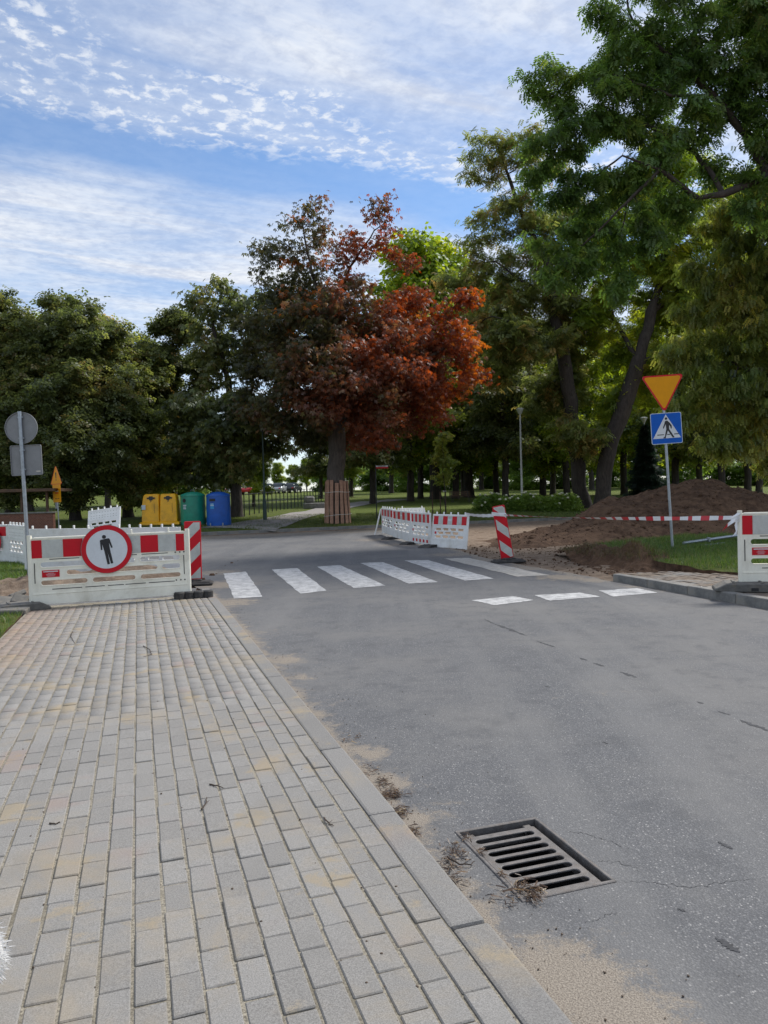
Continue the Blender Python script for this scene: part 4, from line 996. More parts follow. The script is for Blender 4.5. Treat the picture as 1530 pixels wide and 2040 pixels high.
# ================================================================== trees
def clump_points(blobs, per_m3, flat=.62, sub=.85, n_in=7):
    """attraction points gathered in small clumps inside the crown blobs (x, y, z, r)"""
    out = []
    for (x, y, z, r) in blobs:
        n = max(5, int(per_m3 * 4.19 * r ** 3))
        for _ in range(n):
            d = RNG.normal(size=3); d /= np.linalg.norm(d); rr = r * RNG.random() ** .45
            c = np.array((x, y, z)) + d * rr * np.array((1, 1, .9)); s_ = sub * RNG.uniform(.6, 1.2)
            k = RNG.normal(size=(n_in, 3)) * np.array((s_, s_, s_ * flat)) * .5; out.append(c + k)
    return np.concatenate(out)
def grow(limbs, att, step=.42, infl=6.0, kill=.75, iters=70, droop=0.0):
    """space colonisation from given trunk and limb polylines; returns positions and parents"""
    pos = []; par = []
    def key(p): return (round(p[0], 3), round(p[1], 3), round(p[2], 3))
    seen = {}
    for lb in limbs:
        prev = None
        for i in range(len(lb) - 1):
            a_, b_ = Vector(lb[i]), Vector(lb[i + 1]); m_ = max(1, int((b_ - a_).length / step))
            for k in range(m_ + 1):
                p_ = a_.lerp(b_, k / m_); kk = key(p_)
                if 0 < k < m_ or (i < len(lb) - 2 and k == m_) : p_ = p_ + Vector((fbm(p_.x, p_.y, p_.z, .7), fbm(p_.y, p_.z, p_.x, .7), 0)) * .12
                if kk in seen: prev = seen[kk]; continue
                pos.append(p_); par.append(-1 if prev is None else prev); prev = len(pos) - 1; seen[kk] = prev
    att = [Vector(a_) for a_ in att]; alive = att
    for it in range(iters):
        if not alive: break
        kd = kdtree.KDTree(len(pos))
        for i, p_ in enumerate(pos): kd.insert(p_, i)
        kd.balance(); acc = {}; nxt = []
        for a_ in alive:
            co, i, d = kd.find(a_)
            if d < kill: continue
            nxt.append(a_)
            if d < infl or it > 4: acc.setdefault(i, []).append((a_ - co) / d)
        if not acc: break
        for i, ds in acc.items():
            v = Vector((0, 0, 0))
            for d in ds: v += d
            if v.length < 1e-4: continue
            v.normalize(); v += Vector((random.gauss(0, .16), random.gauss(0, .16), random.gauss(0, .16) - droop)); v.normalize()
            pos.append(pos[i] + v * step); par.append(i)
        alive = nxt
    return pos, par
def tree_radii(pos, par, R0, tip=.011):
    n = len(pos); tips = np.zeros(n); ch = [[] for _ in range(n)]
    for i, p_ in enumerate(par):
        if p_ >= 0: ch[p_].append(i)
    for i in range(n - 1, -1, -1):
        if not ch[i]: tips[i] = 1
        else: tips[i] = sum(tips[c] for c in ch[i])
    e_ = math.log(R0 / tip) / math.log(max(tips.max(), 2)); return tip * tips ** e_, tips, ch
def order(pos, par):
    """children must follow their parents"""
    return pos, par
def wood_mesh(pos, rad_, ch, par, zroot, rmin=.0):
    mb_v = []; mb_f = []
    starts = [(i, par[i]) for i in range(len(pos)) if par[i] < 0]
    stack = list(starts)
    while stack:
        i, p_ = stack.pop(); chain = [p_] if p_ >= 0 else []; k = i
        while True:
            chain.append(k)
            if not ch[k]: break
            c_ = sorted(ch[k], key=lambda q_: -rad_[q_])
            for o in c_[1:]: stack.append((o, k))
            k = c_[0]
        if rad_[chain[min(1, len(chain) - 1)]] < rmin or len(chain) < 2: continue
        r0 = rad_[chain[1]]; ns = 12 if r0 > .25 else 8 if r0 > .1 else 5 if r0 > .03 else 3
        base = len(mb_v); prev_a = None
        for j, q_ in enumerate(chain):
            P0 = pos[chain[max(j - 1, 0)]]; P1 = pos[chain[min(j + 1, len(chain) - 1)]]; t_ = (P1 - P0)
            t_ = t_.normalized() if t_.length > 1e-6 else Vector((0, 0, 1))
            a_ = prev_a - t_ * prev_a.dot(t_) if prev_a is not None else t_.cross(Vector((1, 0, 0)) if abs(t_.x) < .8 else Vector((0, 1, 0)))
            if a_.length < 1e-5: a_ = t_.orthogonal()
            a_.normalize(); prev_a = a_; b_ = t_.cross(a_); r_ = rad_[q_] if not (j == 0 and p_ >= 0) else min(rad_[q_], r0 * 1.15)
            fl = max(0, 1 - (pos[q_].z - zroot) / 1.1) if r0 > .2 else 0
            for m_ in range(ns):
                th = 2 * math.pi * m_ / ns; rr = r_ * (1 + .28 * fl * fl + (.09 * math.sin(th * 3 + pos[q_].z * .8) + .06 * math.sin(th * 5 + 2) if r0 > .15 else 0))
                mb_v.append(pos[q_] + (a_ * math.cos(th) + b_ * math.sin(th)) * rr)
        for j in range(len(chain) - 1):
            for m_ in range(ns):
                m2 = (m_ + 1) % ns; mb_f.append((base + j * ns + m_, base + j * ns + m2, base + (j + 1) * ns + m2, base + (j + 1) * ns + m_))
    return np.array([tuple(v) for v in mb_v]), np.array(mb_f)
# leaf templates: petiole at origin, leaf along +y, upper side +z
def leaflet(o, ang, L_, W_, dr):
    c_, s_ = math.cos(ang), math.sin(ang)
    def P(x, y, z): return (o[0] + x * c_ - y * s_, o[1] + x * s_ + y * c_, o[2] + z)
    return [P(0, 0, 0), P(W_ / 2, L_ * .58, -dr * .45 + .012), P(0, L_, -dr), P(-W_ / 2, L_ * .58, -dr * .45 + .012)]
def template(lfs):
    V_ = []; F_ = []
    for l_ in lfs:
        b_ = len(V_); V_ += l_; F_.append((b_, b_ + 1, b_ + 2, b_ + 3))
    return np.array(V_), np.array(F_)
T_CHEST = template([leaflet((0, .10, 0), rad(a_), L_, .075, .05) for a_, L_ in ((-95, .12), (-48, .18), (0, .22), (48, .18), (95, .12))])
T_PINN = template([leaflet((0, .04 + .055 * (k // 2), 0), rad(62 if k % 2 else -62), .115, .045, .02) for k in range(8)] + [leaflet((0, .25, 0), 0, .12, .045, .03)])
T_SPRIG = template([leaflet((0, .02 + .05 * k, 0), rad((55 if k % 2 else -55) + (0 if k < 4 else -55)), .11, .066, .02) for k in range(5)])
T_BIG = template([leaflet((0, .03 + .09 * k, 0), rad(a_), .20, .13, .04) for k, a_ in enumerate((-60, 60, 0))])
def foliage(name, pos, rad_, tips, ch, T, colfn, per, spread, max_tips=3, size=(.8, 1.25), droop=(.2, .9), limit=None, airy=None):
    idx = [i for i in range(len(pos)) if tips[i] <= max_tips]
    base = np.array([tuple(pos[i]) for i in idx])
    if limit: per = max(1, math.ceil(limit / len(idx)))
    base = np.repeat(base, per, axis=0); N = len(base)
    if limit and N > limit: base = base[RNG.choice(N, limit, replace=False)]; N = limit
    if airy:
        z_ = base[:, 2]; keep = RNG.random(N) < np.interp(z_, airy[0], airy[1]); base = base[keep]; N = len(base)
    off = RNG.normal(size=(N, 3)) * spread * np.array((1, 1, .7)); P_ = base + off
    yaw = RNG.random(N) * 2 * math.pi; pit = -RNG.uniform(droop[0], droop[1], N); rol = RNG.normal(0, .45, N)
    C = colfn(P_, N)
    V_, F_, Cc = scatter(T[0], T[1], P_, rotmats(yaw, pit, rol), RNG.uniform(size[0], size[1], N), C)
    return mesh_np(name, V_, F_, M['leaf'], col=Cc)
def palette(cols, wts, jitter=.22, gain=2.0):
    cols = np.array(cols); cw = np.cumsum(np.array(wts) / sum(wts))
    cols = cols * gain
    def f(P_, N):
        # colour comes in patches: low-frequency noise plus per-leaf scatter
        ph = np.array([mnoise.noise(Vector(p_) * .55) for p_ in P_]) * .5 + .5; u = np.clip(ph + RNG.normal(0, .16, N), 0, .999)
        c_ = cols[np.minimum(np.searchsorted(cw, u), len(cols) - 1)]
        return np.clip(c_ * (1 + RNG.normal(0, jitter, (N, 1))), .006, .9)
    return f
GREENS = dict(
    dark=palette([(.030, .040, .014), (.045, .056, .018), (.064, .070, .022), (.085, .070, .026)], (3, 4, 3, 1.4), gain=2.3),
    ash=palette([(.036, .068, .017), (.052, .092, .02), (.076, .12, .026), (.11, .14, .03)], (3, 5, 3, 1), gain=1.75),
    olive=palette([(.055, .08, .02), (.09, .115, .026), (.13, .14, .032), (.18, .16, .03)], (2, 4, 3, 1.6)),
    light=palette([(.06, .10, .02), (.085, .13, .026), (.11, .15, .035)], (2, 3, 2)),
    autumn=palette([(.055, .07, .02), (.085, .10, .028), (.13, .11, .036), (.18, .125, .04)], (3, 4, 2, 1.2)),
    lime=palette([(.075, .115, .018), (.12, .165, .024), (.17, .20, .028), (.19, .18, .026)], (2, 3, 3, 1), gain=1.7))
TREE_TRIS = [0]
def tree(name, label, base, limbs, blobs, R0, T, colfn, per, spread, dens=.28, step=.45, kill=.8, max_tips=3, size=(.8, 1.25), barkm='bark', group=None, cat='tree', infl=6.0, droop=(.2, .9), limit=None, n_in=6, sub=.85, rmin=0.0, airy=None):
    base = Vector(base); att = clump_points(blobs, dens, n_in=n_in, sub=sub)
    pos, par = grow([[Vector(q_) for q_ in lb] for lb in limbs], att, step, infl, kill)
    rr, tips, ch = tree_radii(pos, par, R0)
    t = empty(name, base, 0, label, cat, group)
    V_, F_ = wood_mesh(pos, rr, ch, par, base.z, rmin); V_ = V_ - np.array(base)
    link('trunk', mesh_np('trunk', V_, F_, M[barkm], smooth=True), None, t)
    cm = foliage('crown', pos, rr, tips, ch, T, colfn, per, spread, max_tips, size, droop, limit, airy); cm.transform(Matrix.Translation(-base))
    link('crown', cm, None, t); TREE_TRIS[0] += 2 * len(cm.polygons) + 2 * len(F_)
    return t
def pxb(lst, depth):                       # crown blobs from photo pixels at the tree's own distance
    o = []
    for q_ in lst:
        x, y, r = q_[:3]; dd = depth + (q_[3] if len(q_) > 3 else 0); p_ = at(x, y, dd); o.append((p_.x, p_.y, p_.z, r * dd / F))
    return o
def A3(x, y, d): return tuple(at(x, y, d))

# --- the red chestnut behind the plank guard
D0 = 40.0; c0 = TC
def chest_col(P_, N):
    u = (P_[:, 0] - c0.x) / 6.0; v = (P_[:, 2] - 11) / 8.0
    ph = np.array([mnoise.noise(Vector(p_) * .42) for p_ in P_]) ; ph2 = np.array([mnoise.noise(Vector(p_) * 1.1 + Vector((9, 3, 1))) for p_ in P_])
    redness = .42 + .62 * u - .05 * v + .55 * ph + RNG.normal(0, .12, N)
    cols = np.array([(.055, .060, .022), (.092, .082, .03), (.13, .078, .034), (.155, .072, .034), (.18, .062, .028), (.26, .078, .03), (.37, .15, .045)])
    edges = np.array([.12, .30, .48, .66, .98, 1.22]); i = np.searchsorted(edges, redness)
    bright = (P_[:, 2] > 10.5) & (ph2 > .28) & (u > -.45); i = np.where(bright & (RNG.random(N) < .75), np.where(u < 0, 6, 5), i)
    green = (P_[:, 2] > 13) & (u < -.1) & ~bright; i = np.where(green & (i > 1) & (RNG.random(N) < .7), 1, i)
    return np.clip(cols[np.clip(i, 0, 6)] * (1 + RNG.normal(0, .22, (N, 1))), .006, .9)
fork = A3(672, 860, D0)
tree('chestnut_tree', 'broad chestnut tree with dark red and brown autumn leaves above plank guard', c0,
     [[tuple(c0 - Vector((0, 0, .2))), A3(671, 960, D0), fork, A3(670, 740, D0), A3(655, 640, D0 - .5), A3(620, 540, D0), A3(606, 470, D0)],
      [A3(670, 740, D0), A3(672, 600, D0 + .6), A3(700, 530, D0 + .5), A3(745, 460, D0)],
      [fork, A3(720, 790, D0 - 1.5), A3(820, 730, D0 - 2.0), A3(890, 690, D0 - 1)], [fork, A3(610, 790, D0 - 2), A3(560, 740, D0 - 2.6)],
      [A3(670, 740, D0), A3(740, 660, D0 + 2.5), A3(810, 610, D0 + 3)], [A3(670, 740, D0), A3(600, 680, D0 + 3), A3(550, 640, D0 + 3)]],
     pxb([(612, 470, 42), (590, 520, 38), (628, 415, 20), (580, 440, 20), (560, 490, 20), (755, 430, 26), (740, 490, 40), (770, 480, 22), (700, 500, 20), (690, 560, 40), (600, 590, 75), (545, 560, 38), (540, 640, 60, -1), (640, 640, 85, -2.5), (630, 680, 90, 3),
          (730, 620, 75, -1), (820, 570, 36), (800, 630, 65, 2), (890, 610, 42), (870, 680, 70, -1), (920, 690, 45), (780, 720, 85, -3), (690, 740, 85, -3.5), (590, 760, 85, -3), (535, 740, 60, -1), (560, 830, 60, -2), (510, 800, 50),
          (640, 820, 60, -3.5), (760, 800, 75, -3), (850, 790, 60, -1), (900, 770, 45, 0), (720, 860, 40, -3), (700, 760, 90, 3.5), (600, 850, 45, 2), (800, 860, 45, 1), (660, 500, 36), (655, 555, 50), (700, 465, 20), (530, 500, 22), (515, 545, 26), (930, 600, 26), (945, 740, 30), (820, 530, 22), (500, 640, 34), (495, 700, 30)], D0),
     .46, T_CHEST, chest_col, 3, .30, dens=.85, step=.4, kill=.62, size=(.68, 1.15), barkm='bark_grey', max_tips=4, limit=54000, droop=(.35, 1.15), sub=.6, airy=((9, 11.5, 13.5, 17), (.85, .78, .62, .5)))
# --- its greener neighbour on the left
D1 = 44.0; b1_ = on_lawn(470, D1)
tree('chestnut_tree', 'dark green chestnut tree crowded against the left of the red one', b1_,
     [[tuple(b1_ - Vector((0, 0, .2))), A3(468, 900, D1), A3(455, 760, D1), A3(425, 640, D1)], [A3(468, 900, D1), A3(500, 800, D1 + 1), A3(510, 700, D1 + 1)], [A3(455, 760, D1), A3(405, 790, D1)]],
     pxb([(412, 590, 26), (430, 570, 18), (400, 610, 22), (420, 650, 40), (470, 620, 45), (500, 590, 30), (450, 700, 60), (510, 690, 60, 1), (395, 810, 52, -1), (450, 830, 70, -2), (510, 830, 60, -1), (430, 890, 50, -1), (480, 900, 40, -2), (370, 870, 45, -1), (540, 880, 30), (400, 930, 34), (350, 920, 30)], D1),
     .32, T_CHEST, GREENS['dark'], 3, .30, dens=1.1, step=.42, kill=.66, size=(.95, 1.5), max_tips=4, limit=16000, droop=(.35, 1.15), airy=((6, 9, 13), (1, .75, .5)))
# --- dark wall of trees on the left
LT = [(20, 44, [(0, 640, 60), (-40, 700, 90), (30, 700, 75), (-20, 790, 100), (50, 800, 80, -2), (10, 880, 80, -2), (70, 900, 60, -2), (-60, 880, 90), (20, 950, 50, -2), (-10, 600, 22), (40, 620, 28)], 'dark', 'dark tree crowded behind the backs of the round and square signs'),
      (150, 43.5, [(128, 640, 48), (150, 690, 75), (110, 720, 80), (190, 700, 60), (130, 800, 95, -2), (200, 790, 80, -1), (100, 870, 80, -2), (180, 880, 85, -3), (140, 940, 60, -3), (215, 930, 50, -2), (95, 950, 50, -1), (160, 620, 24), (120, 605, 20)], 'dark', 'tall dense dark green tree above the tilted white panel'),
      (255, 46, [(190, 655, 26), (215, 680, 40), (240, 710, 55), (270, 740, 60), (230, 770, 65, -1), (290, 800, 60), (260, 850, 75, -2), (310, 870, 60, -1), (240, 920, 60, -2), (300, 930, 50, -2), (335, 940, 34), (270, 970, 28, -2)], 'autumn', 'dark brownish tree leaning over the yellow recycling container')]
for px, dd, bl, pal, lab in LT:
    b_ = on_lawn(px, dd); top = min(bl, key=lambda q_: q_[1])
    tree('broadleaf_tree', lab, b_, [[tuple(b_ - Vector((0, 0, .2))), A3(px - 2, 930, dd), A3(px + 3, 800, dd), A3((px + top[0]) / 2, 720, dd)], [A3(px + 3, 800, dd), A3(px + 50, 740, dd + 1)], [A3(px - 2, 930, dd), A3(px - 55, 840, dd - 1)]],
         pxb(bl, dd), .28, T_SPRIG, GREENS[pal], 4, .30, dens=1.0, step=.42, kill=.68, size=(1.3, 2.1), max_tips=4, limit=24000)
# --- greyish tree filling the gap by the blue bin
b_ = on_lawn(345, 47)
tree('broadleaf_tree', 'thin grey green tree with sky showing through behind the bins', b_, [[tuple(b_), A3(350, 850, 47), A3(345, 700, 47), A3(340, 640, 47)], [A3(350, 850, 47), A3(395, 770, 47), A3(410, 720, 47)]],
     pxb([(335, 635, 32), (360, 660, 40), (320, 690, 34), (345, 720, 40), (380, 690, 34), (330, 770, 34), (360, 860, 40), (320, 840, 30), (395, 730, 18)], 47), .22, T_SPRIG, GREENS['dark'], 3, .28, dens=.6, size=(1.4, 2.1), limit=9000)

# --- right side: two old trees sharing a root, tall ones whose limbs reach in over the heap
D3 = 50.0; b_ = on_lawn(1160, D3)
tree('park_tree', 'tall old tree with straight dark trunk and thinning brownish top', b_,
     [[tuple(b_ - Vector((0, 0, .3))), A3(1152, 940, D3), A3(1140, 830, D3), A3(1118, 690, D3), A3(1100, 590, D3), A3(1095, 530, D3), A3(1040, 430, D3), A3(1005, 330, D3)],
      [A3(1095, 530, D3), A3(1140, 495, D3 + 1), A3(1190, 450, D3 + 1)], [A3(1100, 590, D3), A3(1040, 560, D3 - 1), A3(985, 520, D3 - 1)], [A3(1118, 690, D3), A3(1200, 630, D3 + 2)], [A3(1118, 690, D3), A3(1040, 650, D3 - 2), A3(980, 630, D3 - 2)]],
     pxb([(990, 270, 24), (958, 296, 22), (1022, 285, 28), (1062, 265, 26), (1000, 330, 30), (945, 335, 16), (1050, 335, 42), (972, 430, 34), (1010, 465, 36), (955, 470, 20), (1065, 430, 50), (1000, 520, 44), (1050, 590, 52), (955, 590, 36), (1120, 610, 55, 1), (1000, 670, 46, -2),
          (1080, 700, 52, -2), (930, 560, 30), (935, 650, 36), (1160, 520, 50, 2), (1130, 420, 50, 2), (1140, 740, 45, 3), (980, 740, 40), (1060, 790, 40, 2), (1160, 880, 20, -1.5), (1145, 860, 16, -1.5), (1040, 385, 36), (1085, 330, 34), (1070, 490, 42), (1010, 400, 28)], D3),
     .48, T_PINN, GREENS['autumn'], 3, .34, dens=.75, step=.5, kill=.8, size=(1.3, 2.0), max_tips=4, limit=22000, sub=.9, airy=((10, 15, 20, 26), (.95, .85, .62, .5)))
D4 = 48.5; b_ = on_lawn(1196, D4)
tree('park_tree', 'old tree with a dark trunk leaning away from its straight neighbour', b_,
     [[tuple(b_ - Vector((0, 0, .3))), A3(1206, 920, D4), A3(1240, 820, D4), A3(1272, 720, D4), A3(1300, 620, D4), A3(1325, 500, D4), A3(1335, 400, D4)],
      [A3(1272, 720, D4), A3(1350, 700, D4 - 1), A3(1440, 690, D4 - 2)], [A3(1272, 720, D4), A3(1225, 640, D4 + 1), A3(1200, 560, D4 + 1)], [A3(1300, 620, D4), A3(1380, 560, D4 + 1), A3(1430, 500, D4 + 1)]],
     pxb([(1200, 480, 60), (1290, 410, 75), (1250, 545, 75, 2), (1350, 500, 80), (1180, 610, 55, 1), (1330, 620, 75, 2), (1400, 590, 75), (1210, 690, 46, 2), (1420, 700, 60), (1340, 330, 60), (1420, 430, 70), (1480, 560, 70), (1360, 720, 40, -2), (1470, 660, 60, -2), (1200, 780, 46, 3), (1320, 780, 46, 4)], D4),
     .50, T_PINN, GREENS['lime'], 3, .36, dens=.6, step=.52, kill=.85, size=(1.4, 2.1), max_tips=4, limit=19000, sub=.95)
D5 = 27.0; p_ = at(1700, 1000, D5); b_ = Vector((p_.x, p_.y, .05))
tree('ash_tree', 'tall dark green ash whose crooked limbs reach out over the soil heap', b_,
     [[tuple(b_ - Vector((0, 0, .2))), A3(1690, 800, D5), A3(1660, 560, D5), A3(1600, 420, D5), A3(1530, 350, D5), A3(1440, 388, D5 - .5), A3(1390, 395, D5 - .5), A3(1310, 340, D5 - 1), A3(1240, 310, D5 - 1)],
      [A3(1530, 350, D5), A3(1490, 270, D5), A3(1420, 190, D5), A3(1320, 100, D5), A3(1260, 40, D5)], [A3(1440, 388, D5 - .5), A3(1390, 300, D5), A3(1290, 250, D5), A3(1180, 240, D5)], [A3(1600, 420, D5), A3(1590, 250, D5 + 1), A3(1540, 80, D5 + 1), A3(1480, -60, D5 + 1)],
      [A3(1420, 190, D5), A3(1330, 190, D5 - 1), A3(1230, 150, D5 - 1)], [A3(1660, 560, D5), A3(1760, 350, D5), A3(1780, 100, D5)], [A3(1310, 340, D5 - 1), A3(1230, 420, D5 - 1)]],
     pxb([(1205, 50, 46), (1185, 22, 26), (1262, 110, 75), (1150, 150, 50), (1100, 185, 32), (1080, 160, 18), (1200, 215, 75), (1120, 265, 42), (1290, 220, 75), (1370, 110, 70), (1450, 30, 75), (1350, 10, 60), (1530, 90, 80), (1400, 270, 55), (1500, 230, 50), (1150, 325, 50), (1230, 350, 55), (1100, 370, 30), (1160, 420, 44),
          (1300, 330, 46), (1550, -80, 130), (1680, 50, 170), (1350, -80, 80), (1620, 240, 90), (1760, 260, 160), (1240, 450, 36), (1300, 480, 30), (1800, 0, 160), (1200, 130, 40, 2), (1330, 160, 50, 2), (1120, 470, 38), (1180, 520, 46), (1110, 560, 30), (1250, 560, 42), (1090, 300, 34), (1490, 330, 52), (1500, 150, 55), (1440, 320, 36), (1570, 400, 70), (1340, 400, 36), (1400, 60, 50)], D5),
     .42, T_PINN, GREENS['ash'], 3, .20, dens=1.5, step=.33, kill=.55, size=(.95, 1.55), max_tips=4, limit=52000, sub=.6, airy=((5, 12, 18), (1, .92, .8)), droop=(.3, 1.2), n_in=6)
D6 = 31.0; p_ = at(1640, 1000, D6); b_ = Vector((p_.x, p_.y, .05))
tree('locust_tree', 'olive green tree with feathery drooping leaves hanging over the end of the heap', b_,
     [[tuple(b_ - Vector((0, 0, .2))), A3(1635, 850, D6), A3(1610, 700, D6), A3(1570, 560, D6), A3(1540, 450, D6)], [A3(1635, 850, D6), A3(1540, 760, D6), A3(1450, 720, D6)], [A3(1610, 700, D6), A3(1520, 620, D6 - 1), A3(1440, 560, D6 - 1)], [A3(1635, 850, D6), A3(1720, 680, D6)]],
     pxb([(1510, 420, 50), (1540, 510, 75), (1450, 545, 58), (1500, 630, 75), (1420, 670, 50), (1480, 750, 70), (1530, 810, 75), (1430, 815, 52), (1385, 750, 36), (1500, 880, 42), (1620, 700, 120), (1600, 500, 110), (1410, 880, 30), (1360, 830, 26), (1380, 620, 34), (1470, 470, 36), (1540, 900, 40), (1700, 600, 120), (1500, 360, 40), (1430, 440, 40), (1350, 700, 34), (1390, 540, 36)], D6),
     .36, T_PINN, GREENS['olive'], 3, .22, dens=1.1, step=.36, kill=.6, size=(.95, 1.55), max_tips=4, limit=34000, sub=.65, droop=(.5, 1.4))
# --- park trees behind: three grown models, copied across the park
def generic(name, label, h, r, pal, seed, T=T_BIG, n=9000, low=.22):
    random.seed(seed); bl = []
    for k in range(26):
        u = random.random(); z = h * (low + (1 - low) * u); rr = r * (1 - (abs(u - .42) / .62) ** 2) ** .5 if abs(u - .42) < .62 else .4; a_ = random.uniform(0, 6.28); d_ = rr * random.uniform(.25, .8)
        bl.append((d_ * math.cos(a_), d_ * math.sin(a_), z, random.uniform(.9, 1.7) * r / 5))
    lm = [[(0, 0, -.3), (.1, 0, h * .2), (-.1, .1, h * .45), (.2, 0, h * .7)]] + [[(-.1, .1, h * .45), (.5 * r * math.cos(q_), .5 * r * math.sin(q_), h * .6)] for q_ in (0.4, 2.5, 4.4)]
    return tree(name, label, (0, 0, 0), lm, bl, .3, T, GREENS[pal], 3, .4, dens=.45, step=.6, kill=.95, size=(1.2, 2.0), max_tips=4, limit=n, sub=1.0)
gens = {'a': generic('park_tree', 'x', 17, 5.2, 'olive', 3), 'b': generic('park_tree', 'x', 18, 5.0, 'dark', 11), 'c': generic('park_tree', 'x', 15, 4.6, 'lime', 23, low=.28)}
spots = [  # kind, pixel, depth, scale, how it is told apart
    ('b', 742, 62, .8, 'dark park tree right beside the street name sign'), ('a', 818, 66, .95, 'park tree rising behind the plain barrier back'), ('b', 838, 74, .9, 'dark trunked park tree close behind the plain barrier back'),
    ('a', 908, 72, 1.0, 'park tree standing just behind the park bench'), ('b', 925, 80, 1.0, 'dark park tree farther behind the park bench'), ('c', 990, 78, 1.0, 'yellow green park tree behind the start of the flowering hedge'),
    ('b', 1008, 64, .9, 'dark park tree behind the middle of the flowering hedge'), ('a', 1082, 70, 1.0, 'park tree behind the street lamp and flowering hedge'), ('b', 1102, 82, 1.05, 'dark park tree far behind the flowering hedge'),
    ('c', 1130, 66, .95, 'yellow green park tree close to the straight dark trunk'), ('c', 1245, 76, 1.1, 'yellow green park tree seen between leaning trunk and spruce'), ('a', 1345, 68, 1.05, 'park tree directly behind the crossing sign'),
    ('c', 1395, 80, 1.1, 'yellow green park tree above the top of the heap'), ('b', 1440, 60, .9, 'dark park tree standing over the shoulder of the heap'), ('a', 1490, 72, 1.1, 'park tree over the low end of the heap'), ('b', 1512, 62, .9, 'dark slim park tree over the low end of the heap'),
    ('c', 868, 72, 1.62, 'tall pale green tree showing above the red chestnut'), ('c', 935, 76, 1.5, 'tall pale green tree beside the brownish crown'), ('c', 135, 64, 1.1, 'pale green tree top poking over the dark left trees'), ('b', 60, 58, .78, 'tree in the dark row beyond the yellow turned sign'), ('a', 215, 60, .8, 'olive tree hidden behind the dark tree row'), ('b', 310, 66, .8, 'tree beyond the yellow recycling container'),
    ('c', 505, 60, .42, 'young light green tree beside the green lamp post'), ('b', 640, 78, .62, 'small dark tree seen left of the plank guard'), ('a', 700, 84, .75, 'tree behind the red chestnut trunk'), ('a', 780, 98, 1.0, 'distant tree behind the street name sign'),
    ('a', 1180, 100, 1.1, 'distant tree between the two old trunks'), ('b', 1290, 104, 1.1, 'distant dark tree behind the spruce'), ('b', 1040, 108, 1.1, 'distant dark tree behind the street lamp'), ('a', 960, 112, 1.1, 'distant tree behind the bench')]
used = set()
for kd_, px, dd, sc, lab in spots:
    o = gens[kd_] if kd_ not in used else copy_tree(gens[kd_]); used.add(kd_)
    o.location = on_lawn(px, dd) - Vector((0, 0, .05)); o.rotation_euler = (0, 0, random.uniform(0, 6.28)); o.scale = (sc, sc, sc * random.uniform(.94, 1.06))
    o['label'] = lab; o['group'] = 'trees of the park'
for k in range(26):                        # belt of trees closing the view far behind
    px = -700 + 120 * k; dd = 135 + 18 * math.sin(k * 2.3)
    if 530 < px < 650: continue
    o = copy_tree(gens['abc'[k % 3]]); p_ = on_lawn(px, dd); o.location = p_; o.rotation_euler = (0, 0, k * 1.3); sc = .95 + .25 * math.sin(k * 1.7); o.scale = (sc * 1.15, sc * 1.15, sc)
    o['label'] = 'distant tree in the belt closing off the far side of the park'; o['group'] = 'far tree belt'
thick = generic('thicket_bush', 'x', 6.5, 4.2, 'light', 41, n=5200, low=.04); first = True  # brighter leaf palette stands in for sunlight falling on the thicket
for k in range(34):
    px = -620 + 76 * k; dd = 112 + 7 * math.sin(k * 1.9)
    if 515 < px < 660: continue
    o = thick if first else copy_tree(thick); first = False; o.location = on_lawn(px, dd); o.rotation_euler = (0, 0, k * 2.1); sc = .85 + .2 * math.sin(k * 1.3); o.scale = (1.05, 1.05, sc)
    o['label'] = 'bushy thicket closing the far edge of the park lawn under the trees'; o['category'] = 'bush'; o['group'] = 'thicket along the far edge of the park'
for px, dd, sc in ((556, 125, .32), (585, 140, .34), (612, 132, .38), (635, 128, .42)):
    o = copy_tree(gens['c']); o.location = on_lawn(px, dd); o.scale = (sc, sc, sc); o.rotation_euler = (0, 0, px)
    o['label'] = 'small distant tree beside the parked cars seen through the gap'; o['group'] = 'small trees by the car park'
# --- spruce behind the sign
b_ = on_lawn(1288, 52); t = empty('spruce_tree', b_, 0, 'dark conical spruce behind the crossing sign post', 'tree')
MB().tube([(0, 0, -.2), (0, 0, 5.6)], [.12, .02], 7).build('trunk', M['bark'], t)
P_ = []; Y_ = []; PT = []; HS = 5.7
for k in range(5200):
    z = .25 + (HS - .25) * (1 - random.random() ** .62); rm = 1.75 * (1 - z / HS) + .05; a_ = random.random() * 6.283; lay = .78 + .22 * math.sin(z * 8.0 + a_ * 2); q_ = rm * lay * random.random() ** .45
    P_.append((q_ * math.cos(a_), q_ * math.sin(a_), z - .22 * q_)); Y_.append(a_ - math.pi / 2 + random.gauss(0, .35)); PT.append(random.gauss(-.35, .25))
T_SPR = template([leaflet((0, .05 * k, 0), rad(a_), .2, .035, .02) for k, a_ in ((0, -35), (0, 35), (1, 0), (2, -30), (2, 30))])
V_, F_, C_ = scatter(T_SPR[0], T_SPR[1], np.array(P_), rotmats(np.array(Y_), np.array(PT), RNG.normal(0, .4, len(P_))), RNG.uniform(.8, 1.4, len(P_)), np.array([(.018, .034, .02)] * len(P_)) * (1 + RNG.normal(0, .25, (len(P_), 1))))
link('crown', mesh_np('crown', V_, F_, M['leaf'], col=C_), None, t)
